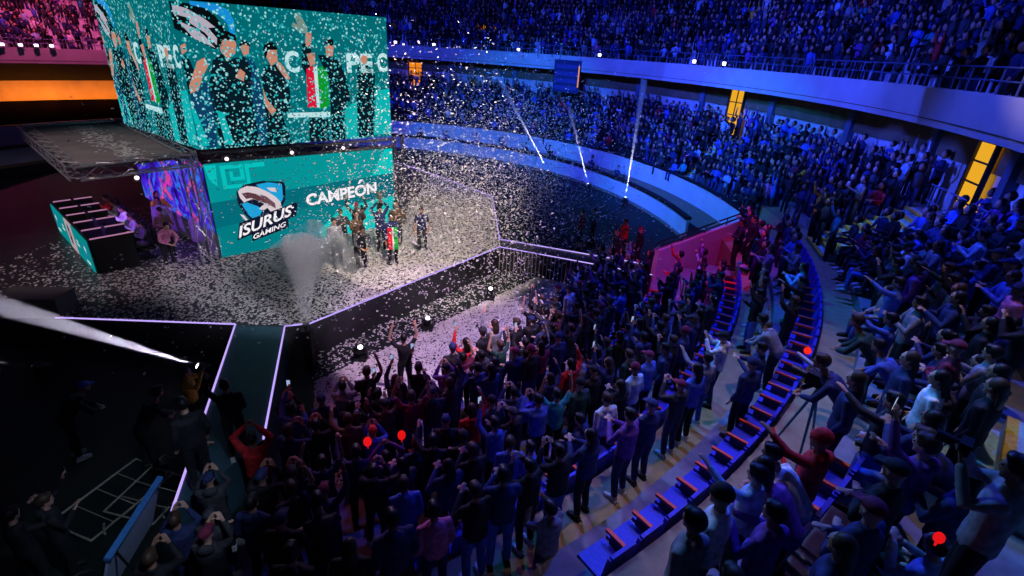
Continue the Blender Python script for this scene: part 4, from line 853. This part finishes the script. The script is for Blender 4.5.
# --- generated crowd: floor lines, seat rows and terrace rows, nearest the camera first
cand = []
def along(R, z, t0, t1, step, where, grp, poses, frm, jit=.06, drop=0.0, cols=None):
    dt = math.degrees(step / (R if not callable(R) else 22)); t = t0; k = 1
    sgn = 1 if t1 > t0 else -1
    while (t1 - t) * sgn > 0:
        Rr = (R(t) if callable(R) else R) + random.gauss(0, jit * .6); tt = t + random.gauss(0, dt * .12); x, y, _ = pol(Rr, tt)
        if random.random() >= drop: cand.append((x, y, z, where, grp, poses, frm, k, cols)); k += 1
        t += dt * sgn
DARK = ['black'] * 8 + ['navy'] * 5 + ['charcoal'] * 4 + ['dark green', 'maroon', 'purple', 'grey', 'blue', 'brown', 'red', 'white']
MIX = ['black'] * 9 + ['navy'] * 8 + ['charcoal'] * 3 + ['blue'] * 4 + ['pale blue'] * 2 + ['grey'] * 2 + ['purple', 'teal', 'white', 'maroon', 'dark green', 'pink']
STANDF = ['clap', 'film', 'idle', 'clap', 'film', 'fist', 'idle', 'phone_up', 'arms_up', 'folded', 'idle']
STAND = ['phone_up', 'arms_up', 'clap', 'film', 'idle', 'fist', 'idle', 'point', 'folded', 'clap', 'film']
MIXP = ['clap', 'film', 'idle', 'clap', 'film', 'idle', 'sit', 'phone_up', 'folded', 'idle', 'lean', 'sit_clap', 'point']
SITP = ['sit', 'sit_phone', 'sit_clap', 'sit', 'clap', 'idle']
for i, R in enumerate((15.45, 15.85, 16.25, 16.65)):
    along((lambda t, R=R: R + (-t - 42) * .02 * (1 - i / 4)), 0, -62.5, -16, .52 * 22 / 16, '%s floor line' % ordinal(i + 1), 'fans standing on the arena floor', STANDF, 'runway', .10, .04 if i else .3, DARK)
along(17.05, .2, -64.5, -18, .52, 'line before the lowest seats', 'fans standing on the arena floor', STAND, 'runway', .08, .04, DARK)
along(18.0, .2, -64.5, -18, .52, 'line behind the lowest seats', 'fans in the curved stand', STAND, 'runway', .08, .04, DARK)
along(18.75, .45, -64.5, -17, .54, 'line below the middle seats', 'fans in the curved stand', STAND, 'runway', .08, .05, MIX)
along(19.4, .7, -17, -64.5, .56, 'middle seats', 'fans in the curved stand', MIXP, 'pink gate', .05, .16, MIX)
along(22.3, 2.4, -19, -2, .6, 'upper walkway', 'fans in the curved stand', ['clap', 'film', 'idle', 'folded'], 'pink gate', .1, .12, MIX)
along(20.5, 1.3, -8, -60, .7, 'inner walkway', 'fans in the curved stand', STAND, 'pink gate', .1, .42, MIX)
along(21.25, 1.6, -10, -43, .62, 'upper seats', 'fans in the curved stand', MIXP, 'pink gate', .05, .3, MIX)
along(20.5, 1.3, -53, -64, .5, 'inner walkway end', 'fans in the curved stand', STANDF, 'pink gate', .08, .0, MIX)
# left of the runway end, close under the camera
for i, R in enumerate((16.9, 17.5, 18.1, 18.7, 19.3)): along(R, 0, -66.6 , -69.8, .48, 'group at the runway end, %s line' % ordinal(i + 1), 'fans standing on the arena floor', STANDF, 'seat rows', .1, .06, DARK)
TR = []
for k in range(NR):
    for q, nm in ((.22, 'front'), (.72, 'back')):
        Rk = (lambda t, k=k, q=q: RW1 + (RB(t) - RW1) * (k + q) / NR)
        TR.append(('%s of %s terrace row' % (nm, ordinal(k + 1)), Rk, 2.4 + .31 * (k + 1)))
for i, (nm, Rk, z) in enumerate(TR):
    along(Rk, z, -18.3, -56, .56, nm, 'fans in the curved stand', MIXP, 'wide stair', .05, .10, MIX)
    along(Rk, z, -11.8, -1.5, .54, nm.replace('terrace', 'far'), 'fans in the curved stand', MIXP, 'wide stair', .05, .10, MIX)
CAMP = Vector((0, 0, 8))
def inview(x, y, z, m=12):
    v = Vector((x, y, z)) - CAMP; d = v.dot(fwd)
    if d < .8: return False
    a, b_ = 512 + 507 * v.dot(r2) / d, 288 - 507 * v.dot(u2) / d
    return -m < a < 1024 + m and -m < b_ < 576 + m
cand = [c for c in cand if inview(c[0], c[1], c[2] + 1.5) and (Vector((c[0], c[1], c[2] + 1.6)) - CAMP).length > 3.0]
cand = [c for c in cand if not (c[2] == 0 and c[1] < 6.8 and c[0] < -4.95)]
cand = [c for c in cand if not (22.7 < math.hypot(c[0] - CX, c[1] - CY) < 23.35 and -50.8 < math.degrees(math.atan2(c[1] - CY, c[0] - CX)) < -46.6)]
cand.sort(key=lambda c: (Vector(c[:3]) - CAMP).length)
LEFT = []
LIM = 300
VERB = {'phone_up': 'hand raised', 'arms_up': 'both arms up', 'clap': 'clapping', 'film': 'hands before face', 'idle': 'standing', 'fist': 'fist raised', 'point': 'pointing', 'folded': 'arms folded',
        'sit': 'seated', 'sit_phone': 'seated with phone', 'sit_clap': 'seated clapping', 'lean': 'leaning', 'overhead': 'hands overhead'}
for x, y, z, where, grp, poses, frm, k, cols in cand:
    if not free(x, y, .36): continue
    tdeg = math.degrees(math.atan2(y - CY, x - CX))
    if -27 < tdeg < -17.6 and math.hypot(x - CX, y - CY) > 22.6: poses = ['sit', 'sit_clap', 'sit_phone']
    pose = random.choice(poses); colour = random.choice(cols)
    if NP[0] >= LIM: LEFT.append((x, y, z, 'sit' in pose)); TAKEN.append((x, y)); continue
    top, hair = random.choice(COMBO[pose])
    lab = 'fan in %s %s, %s, %s from %s, %s' % (colour, TOPN[top].split()[-1], VERB[pose], ordinal(k), frm, where)
    if len(lab.split()) > 16: lab = lab.replace('fan in ', '')
    person(x, y, z, facing(x, y), pose, colour, lab, grp, top, hair, random.choice(['black', 'black', 'navy', 'charcoal', 'blue'] if z > 1 else ['black', 'black', 'charcoal', 'navy']))
print('individual people', NP[0], 'left', len(LEFT))

# --- the rest of the audience: one mass
PAL = [SKN[0], SKN[1], HM['black']] + [CM[c] for c in ('black', 'navy', 'charcoal', 'blue', 'grey', 'white', 'red', 'purple', 'pale blue', 'maroon', 'teal', 'mustard', 'pink')]
WTS = [20, 12, 8, 4, 1.5, .8, .6, 1.2, 1.0, .8, .5, .2, .4]
def lowfig(kind):
    b = MB(); s = -.42 if kind == 'sit' else 0
    def seg(m, *a, **k): b.k = m; b.tube(*a, **k)
    seg(3, [(0, 0, .88 + s), (0, 0, 1.1 + s), (0, .01, 1.34 + s), (0, 0, 1.46 + s)], [(.15, .11), (.15, .11), (.19, .12), (.08, .07)], 6)
    b.k = 0; b.ball((0, .02, 1.62 + s), (.085, .1, .125), 6, 5)
    b.k = 2; b.ball((0, -.03, 1.66 + s), (.108, .112, .128), 7, 5)
    if kind == 'up': A = [((.19, 0, 1.4), (.3, .08, 1.62), (.27, .1, 1.88)), ((-.19, 0, 1.4), (-.3, .08, 1.62), (-.27, .1, 1.88))]
    elif kind == 'one': A = [((.19, 0, 1.4), (.25, .2, 1.52), (.18, .28, 1.78)), ((-.19, 0, 1.4), (-.25, 0, 1.12), (-.2, .12, .92))]
    elif kind == 'sit': A = [((.19, 0, .98), (.26, .06, .72), (.1, .3, .7)), ((-.19, 0, .98), (-.26, .06, .72), (-.1, .3, .72))]
    else: A = [((.19, 0, 1.4), (.27, .08, 1.15), (.06, .32, 1.25)), ((-.19, 0, 1.4), (-.27, .08, 1.15), (-.06, .32, 1.28))]
    for a in A:
        seg(3, a, [.055, .05, .035], 4); d = (Vector(a[2]) - Vector(a[1])).normalized(); b.k = 0; b.tube([a[2], Vector(a[2]) + d * .13], [.035, .03], 4)
    if kind == 'sit': LG = [((.1, 0, .5), (.13, .4, .5), (.13, .4, .06)), ((-.1, 0, .5), (-.13, .4, .5), (-.13, .4, .06))]
    else: LG = [((.09, 0, .95), (.11, .02, .5), (.12, 0, .04)), ((-.09, 0, .95), (-.11, .02, .5), (-.12, 0, .04))]
    for l in LG: seg(4, l, [.09, .07, .055], 4)
    fs = [f for f in b.f]; return np.array([tuple(v) for v in b.v], dtype=np.float32), fs, np.array(b.m)
LFK = {k: lowfig(k) for k in ('up', 'one', 'sit', 'clap')}
def crowd_mesh(places, name, label):
    V = []; LP = []; LS = []; MI = []; off = 0
    for x, y, z, kind, face in places:
        vv, fs, mi = LFK[kind]; a = face - PI / 2 ; c_, s_ = math.cos(a), math.sin(a); sc = random.uniform(.93, 1.05)
        W_ = np.empty_like(vv); W_[:, 0] = (vv[:, 0] * c_ - vv[:, 1] * s_) * sc + x; W_[:, 1] = (vv[:, 0] * s_ + vv[:, 1] * c_) * sc + y; W_[:, 2] = vv[:, 2] * sc + z
        V.append(W_); jc = random.choices(range(3, 16), WTS)[0]; lc = random.choice([3, 3, 4, 5]); sk = random.randrange(2)
        MI.append(np.where(mi == 3, jc, np.where(mi == 4, lc, np.where(mi == 0, sk, mi))))
        for f in fs: LP += [i + off for i in f]; LS.append(len(f))
        off += len(vv)
    V = np.concatenate(V); MI = np.concatenate(MI); LS = np.array(LS); me = bpy.data.meshes.new(name)
    me.vertices.add(len(V)); me.vertices.foreach_set('co', V.ravel()); me.loops.add(len(LP)); me.loops.foreach_set('vertex_index', LP)
    me.polygons.add(len(LS)); st = np.concatenate([[0], np.cumsum(LS)[:-1]]); me.polygons.foreach_set('loop_start', st); me.polygons.foreach_set('material_index', MI); me.polygons.foreach_set('use_smooth', np.ones(len(LS), bool))
    for m in PAL: me.materials.append(m)
    me.update(calc_edges=True); me.validate(); o = bpy.data.objects.new(name, me); COL.objects.link(o); o['kind'] = 'stuff'; tag(o, label, 'crowd'); return o
places = [(x, y, z, 'sit' if st_ else random.choice(['up', 'one', 'clap', 'clap', 'clap']), facing(x, y)) for x, y, z, st_ in LEFT]
KN = ['clap', 'one', 'sit', 'sit', 'clap', 'up', 'clap']
def fillrow(Rf, zf, t0, t1, step, drop, kinds):
    t = t0
    while t < t1:
        R = Rf(t) + random.gauss(0, .07); x, y, z = pol(R, t, zf(t)); t += math.degrees(step / R) * random.uniform(.85, 1.2)
        if random.random() < drop(t) or not inview(x, y, z + 1, 30) or not free(x, y, .3): continue
        places.append((x, y, z, random.choice(kinds), facing(x, y)))
for k in range(NT):
    fillrow(lambda t, k=k: 21.45 + (RB(t) - 21.45) * (k + .45) / NT, lambda t, k=k: 1.5 + k * .36, -1, 104, .47, lambda t: .7 if 17 < t < 21 else .03, KN)
for k in range(NU):
    fillrow(lambda t, k=k: RF(t) + 1.5 + .82 * (k + .45), lambda t, k=k: 7.0 + .45 * (k + 1) + DZ(t), -40, 165, .5, lambda t, k=k: (.55 if (t + 3 * k) % 33 < 5 else .10 + .3 * (t > 120)) , KN)
fillrow(lambda t: RF(t) + .8, lambda t: 7.0 + DZ(t), -40, 165, 1.1, lambda t: .3, ['clap', 'one'])
fillrow(lambda t: 20.4, lambda t: 0.0, 30, 100, 2.2, lambda t: .3, ['clap', 'one'])
print('mass people', len(places))
crowd_mesh(places, 'crowd', 'dense audience filling the far lower stand and the upper bowl under blue light')

# ---------------------------------------------------------------- small things in the crowd
def phone(x, y, z, rz, lab):
    o = empty('smartphone', (x, y, z), rz, lab, 'phone', 'phones held up in the crowd')
    b = MB(); b.box((0, 0, 0), (.075, .010, .15)); b.build('casing', M_black, o)
    b = MB(); b.add([(-.033, -.0055, -.068), (.033, -.0055, -.068), (.033, -.0055, .068), (-.033, -.0055, .068)], [(0, 1, 2, 3)]); b.build('screen', EM('phone_glow', 150, 170, 210, 1.0), o)
fb_ = []
for o in [o for o in bpy.data.objects if o.name.startswith('person') and o.get('category') == 'person']:
    me_n = o.data
    if me_n in [PROTO[k]['person'] for k in PROTO if k[0] == 'phone_up'] and len(fb_) < 14:
        a = o.rotation_euler.z; R_ = Matrix.Rotation(a, 4, 'Z'); p = Vector(o.location) + R_ @ (Vector((-.12, .36, 1.97)) * o.scale.x); fb_.append(o)
        t_ = o['label'].replace('fan in ', '').split(','); lb_ = 'phone of fan in ' + ','.join([t_[0]] + t_[2:]); phone(*p, a, lb_ if len(lb_.split()) <= 16 else lb_.replace('phone of fan in', 'phone of'))
# glowing red pair of sticks, batons, banners
def baton(p, q, m, lab, r=.03):
    b = MB(); b.tube([p, Vector(p).lerp(Vector(q), .1), q], [r * .6, r, r], 8); o = b.build('cheering_stick', m); tag(o, lab, 'cheering stick', 'inflatable cheering sticks')
baton((3.3, 4.5, 3.75), (3.28, 4.95, 3.95), mat('stick_red', (.7, .03, .03), .4), 'red cheering stick held out over the curved walkway')
baton((4.75, 6.2, 3.85), (4.35, 6.6, 4.05), mat('stick_white', (.6, .7, .8), .4), 'white cheering stick with a red tip over the upper walkway', .035)
b = MB(); b.ball((4.5, 6.6, 4.1), .055); tag(b.build('cheering_lamp', EM('stick_glow', 255, 40, 30, 1.0)), 'small glowing red ball at the tip of the white cheering stick', 'lamp')
baton((0.05, 5.55, .9), (0.0, 5.65, 1.9), MATS['stick_white'], 'tall pale inflatable stick standing among fans at the bottom centre', .06)
for x, y, z, lab, r_ in ((-2.3, 6.6, 1.8, 'round red glowing balloon stick left of the purple hoodie', .07), (-1.75, 6.75, 1.85, 'oval red glowing balloon right of the purple hoodie', .07), (3.2, 2.62, 4.95, 'small red glowing heart-shaped lamp near the bottom right', .036)):
    b = MB(); b.ball((x, y, z), (r_, r_, r_ * 1.3), 12, 8); b.tube([(x, y, z - r_), (x, y, z - r_ * 2.2)], .008); tag(b.build('glow_balloon', EM('balloon_red', 225, 20, 24, 1.0)), lab, 'balloon')
# broadcast camera on tripod at the walkway
tp = empty('broadcast_camera', (4.5, 6.1, 2.4), 2.3, 'black broadcast camera on a tripod standing on the upper walkway', 'camera')
b = MB(); b.box((0, 0, 1.5), (.36, .15, .19)); b.box((-.1, 0, 1.64), (.16, .08, .08)); b.build('camera_body', M_black, tp)
b = MB(); b.lathe((.18, 0, 1.5), [(.06, 0), (.06, .08), (.075, .16), (.075, .22)], 14, (1, 0, 0)); b.build('camera_lens', M_dmetal, tp)
b = MB(); b.box((-.2, .1, 1.6), (.05, .12, .09)); b.build('viewfinder', M_dmetal, tp)
for a in (0, 2.1, 4.2): b = MB(); b.tube([(0, 0, 1.36), (.35 * math.cos(a), .35 * math.sin(a), 0.0)], [.022, .016], 6); b.build('leg', mat('tripod_teal', (.1, .25, .28), .4, .5), tp)
# still camera of the photographer
sc_ = empty('still_camera', (3.43, 2.98, 5.50), 2.35, 'black still camera held to the eye of the man by the blue-lit stair', 'camera')
b = MB(); b.box((0, 0, 0), (.07, .14, .1)); b.build('camera_body', M_black, sc_); b = MB(); b.lathe((.035, 0, 0), [(.035, 0), (.04, .1), (.042, .14)], 12, (1, 0, 0)); b.build('camera_lens', M_dmetal, sc_)
# barriers, board
def barrier(loc, rz, lab, L=1.6, rx=0.0):
    o = empty('crowd_barrier', loc, rz, lab, 'barrier', 'metal crowd barriers on the left floor'); o.rotation_euler = (rx, 0, rz)
    b = MB(); b.tube([(0, 0, .12), (0, 0, 1.05), (L, 0, 1.05), (L, 0, .12), (0, 0, .12)], .02, 6); b.build('outer_frame', M_barr, o)
    for i in range(1, 4): b = MB(); b.tube([(L * i / 4, 0, .12), (L * i / 4, 0, 1.05)], .01, 5); b.build('bar', M_barr, o)
    for x in (.2, L - .2): b = MB(); b.tube([(x, -.25, .02), (x, 0, .1), (x, .25, .02)], .018, 5); b.build('foot', M_barr, o)
M_barr = mat('barrier_steel', (.5, .47, .36), .45, .5)
barrier((-6.75, 5.7, .05), 1.3, 'metal tube barrier lying on the dark left floor, outer one', rx=-1.5)
barrier((-5.95, 6.1, .05), 1.45, 'metal tube barrier lying next to the blue-white board', L=1.4, rx=-1.45)
bo = empty('advertising_board', (-5.75, 4.85, 0), 1.72, 'blue and white panelled board leaning near the runway end', 'board')
b = MB(); b.box((.6, 0, .55), (1.5, .04, 1.1), 0, .35); b.build('face_panel', mat('board_pale', (.5, .62, .85), .4), bo)
b = MB(); b.box((.6, -.19, 1.08), (1.54, .09, .06), 0, .35); b.build('top_rail', mat('board_blue', (.05, .2, .5), .4), bo)
for x in (0, 1.2): b = MB(); b.tube([(x, -.2, 1.05), (x, -.5, .0)], .02); b.build('brace', M_dmetal, bo)
# smoke machine and plume
sm = empty('smoke_machine', (-5.2, 11.15, 0), 0, 'black smoke cannon on a stand shooting a grey plume upwards', 'smoke machine')
b = MB(); b.box((0, 0, .95), (.26, .26, .4)); b.build('machine_body', M_black, sm); b = MB(); b.lathe((0, 0, 1.15), [(.07, 0), (.06, .1), (.09, .16)], 12); b.build('nozzle', M_dmetal, sm)
b = MB(); b.box((0, 0, .38), (.22, .22, .76)); b.build('stand', M_black, sm)
b = MB(); b.lathe((0, 0, 0), [(.10, 0), (.16, .5), (.24, 1.0), (.36, 1.5), (.44, 1.9), (.46, 2.1), (.3, 2.3), (.05, 2.4)], 20, (.02, .12, 1)); 
pm = bpy.data.materials.new('plume_smoke'); pm.use_nodes = True; nt = pm.node_tree; nt.nodes.remove(nt.nodes['Principled BSDF'])
v = nt.nodes.new('ShaderNodeVolumeScatter'); v.inputs['Color'].default_value = (.9, .88, .92, 1); v.inputs['Anisotropy'].default_value = .1
tc = nt.nodes.new('ShaderNodeTexCoord'); nz = nt.nodes.new('ShaderNodeTexNoise'); nz.inputs['Scale'].default_value = 2.2; nz.inputs['Detail'].default_value = 5
mr = nt.nodes.new('ShaderNodeMapRange'); mr.inputs['From Min'].default_value = .36; mr.inputs['From Max'].default_value = .66; mr.inputs['To Min'].default_value = .3; mr.inputs['To Max'].default_value = 6.5
nt.links.new(tc.outputs['Object'], nz.inputs['Vector']); nt.links.new(nz.outputs['Fac'], mr.inputs[0]); nt.links.new(mr.outputs[0], v.inputs['Density']); nt.links.new(v.outputs[0], nt.nodes['Material Output'].inputs['Volume'])
po = b.build('smoke_plume', pm, smooth=True); po.location = (-5.2, 11.15, 1.32); po['kind'] = 'stuff'; tag(po, 'grey smoke plume rising from the cannon in front of the teal screen', 'smoke')
b = MB()
for cx_, cy_, cz_, r_ in ((0, 0, 0, .75), (.75, .35, .15, .6), (-.45, -.1, -.1, .55), (.3, .2, .55, .5), (-.2, .2, -.6, .6), (1.1, .5, -.35, .45)): b.ball((cx_, cy_, cz_), (r_, r_ * .8, r_ * .95), 14, 10)
cme = remeshed(b, .09, 1, 'smoke_cloud'); cme.materials.clear(); pm2 = pm.copy(); cme.materials.append(pm2)
for n_ in pm2.node_tree.nodes:
    if n_.type == 'MAP_RANGE': n_.inputs['To Min'].default_value = 0.0; n_.inputs['To Max'].default_value = 4.5; n_.inputs['From Min'].default_value = .42
o = bpy.data.objects.new('smoke_cloud', cme); COL.objects.link(o); o.location = (-6.15, 13.6, 2.2); o['kind'] = 'stuff'; tag(o, 'drifting grey smoke cloud low on the stage left of the winners', 'smoke')
# dark equipment case on the left of the stage
b = MB(); b.box((0, 0, .25), (1.5, .7, .5)); b.box((0, 0, .53), (1.54, .74, .06)); o = b.build('flight_case', mat('case_grey', (.09, .09, .09), .5)); o.location = (-12.4, 11.5, 1.0); o.rotation_euler = (0, 0, .1); tag(o, 'dark grey flight case at the front edge of the stage, far left', 'case')

# ---------------------------------------------------------------- confetti: nobody could count it
def confetti(name, P, size, label, m, tilt=True):
    n = len(P); a = rng.uniform(0, 2 * PI, n); u = np.stack([np.cos(a), np.sin(a), np.zeros(n)], 1)
    nrm_ = rng.normal(size=(n, 3)) if tilt else np.tile([0, 0, 1.0], (n, 1)) + rng.normal(size=(n, 3)) * .18
    nrm_ /= np.linalg.norm(nrm_, axis=1)[:, None]; u = u - (u * nrm_).sum(1)[:, None] * nrm_; u /= np.linalg.norm(u, axis=1)[:, None]; v = np.cross(nrm_, u)
    s = rng.uniform(.75, 1.25, n)[:, None] * size; u = u * s; v = v * s * .55
    V = np.stack([P - u - v, P + u - v, P + u + v, P - u + v], 1).reshape(-1, 3)
    me = bpy.data.meshes.new(name); me.vertices.add(4 * n); me.vertices.foreach_set('co', V.ravel().astype(np.float32)); me.loops.add(4 * n); me.loops.foreach_set('vertex_index', np.arange(4 * n)); me.polygons.add(n); me.polygons.foreach_set('loop_start', np.arange(n) * 4)
    me.materials.append(m); me.update(calc_edges=True); o = bpy.data.objects.new(name, me); COL.objects.link(o); o['kind'] = 'stuff'; tag(o, label, 'confetti'); return o
def inpoly(x, y, Q):
    r = np.zeros(len(x), bool); k = len(Q)
    for i in range(k):
        (x1, y1), (x2, y2) = Q[i], Q[(i + 1) % k]; c = ((y1 > y) != (y2 > y)) & (x < (x2 - x1) * (y - y1) / (y2 - y1 + 1e-12) + x1); r ^= c
    return r
MCF = mat('confetti_white', (.82, .77, .76), .6, scale=3)
nt_ = MCF.node_tree; tr_ = nt_.nodes.new('ShaderNodeBsdfTranslucent'); tr_.inputs[0].default_value = (.8, .76, .76, 1); mx_ = nt_.nodes.new('ShaderNodeMixShader'); mx_.inputs[0].default_value = .4
nt_.links.new(nt_.nodes['Principled BSDF'].outputs[0], mx_.inputs[1]); nt_.links.new(tr_.outputs[0], mx_.inputs[2]); nt_.links.new(mx_.outputs[0], nt_.nodes['Material Output'].inputs[0])
# on the stage deck
n = 170000; x = rng.uniform(-16, 0, n); y = rng.uniform(10.9, 33, n); k = inpoly(x, y, ST)
dens = np.exp(-((x + 3.6) ** 2 / 14 + (y - 18.2) ** 2 / 40)) + .45 * np.exp(-((x + 8.5) ** 2 / 12 + (y - 13.5) ** 2 / 5)) + .06
behind = ((x - A0.x) * DIR.y - (y - A0.y) * DIR.x) < -.1
k &= (rng.random(n) < dens) & ~(behind & (x > -10) & (x < -5)); x, y = x[k], y[k]
confetti('confetti_on_stage', np.stack([x, y, np.full(len(x), 1.012) + rng.uniform(0, .03, len(x))], 1), .036, 'white paper confetti strewn thickly over the stage deck', MCF, False)
# on the arena floor in front of the stage
n = 70000; R = rng.uniform(11.0, 16.8, n); t = rng.uniform(-66, 2, n); x = CX + R * np.cos(np.radians(t)); y = CY + R * np.sin(np.radians(t))
ln = (x + 4.0) * (15.7 - 11.6) - (y - 11.6) * (-.75 + 4.0)      # line through the floor spotlights
d = ln / 5.2
dens = np.where(d > 0.0, .95, .10) * (t > -62) * np.clip(1.25 - np.maximum(0, t + 22) / 22, 0, 1)
k = (rng.random(n) < dens) & ~inpoly(x, y, ST) & (x > -5.2 + (11.5 - y) * .345); x, y = x[k], y[k]
confetti('confetti_on_floor', np.stack([x, y, np.full(len(x), .012) + rng.uniform(0, .03, len(x))], 1), .034, 'white paper confetti covering the lilac-lit floor between stage and crowd', MCF, False)
# falling through the air
n = 21000; P = np.stack([rng.normal(-2.2, 2.5, n), rng.normal(19.0, 5.2, n), 1 + rng.gamma(2.0, 1.25, n)], 1)
n2 = 2200; P2 = np.stack([rng.uniform(-9, 1.5, n2), rng.uniform(9, 24, n2), rng.uniform(.3, 8, n2)], 1)
n3 = 4200; P3 = np.stack([rng.normal(0.5, 2.6, n3), rng.normal(26, 5.5, n3), rng.uniform(.3, 5.5, n3)], 1)
P = np.concatenate([P, P2, P3]); dd = np.linalg.norm(P - np.array([0, 0, 8.0]), axis=1)
inside = ((P[:, 0] - A0.x) * DIR.y - (P[:, 1] - A0.y) * DIR.x < 0) & (P[:, 0] < -5.0)
k = (P[:, 2] > .1) & (P[:, 2] < 8.5) & (dd > 12.5) & ~inside; P = P[k]
confetti('confetti_in_air', P, .026, 'white paper confetti falling through the air around the stage screens', MCF)
seen = {}
for o in bpy.data.objects:
    if o.get('label') and not o.parent: seen.setdefault(o['label'], []).append(o.name)
for l_, ns in seen.items():
    if len(ns) > 1: print('DUP', l_, ns)
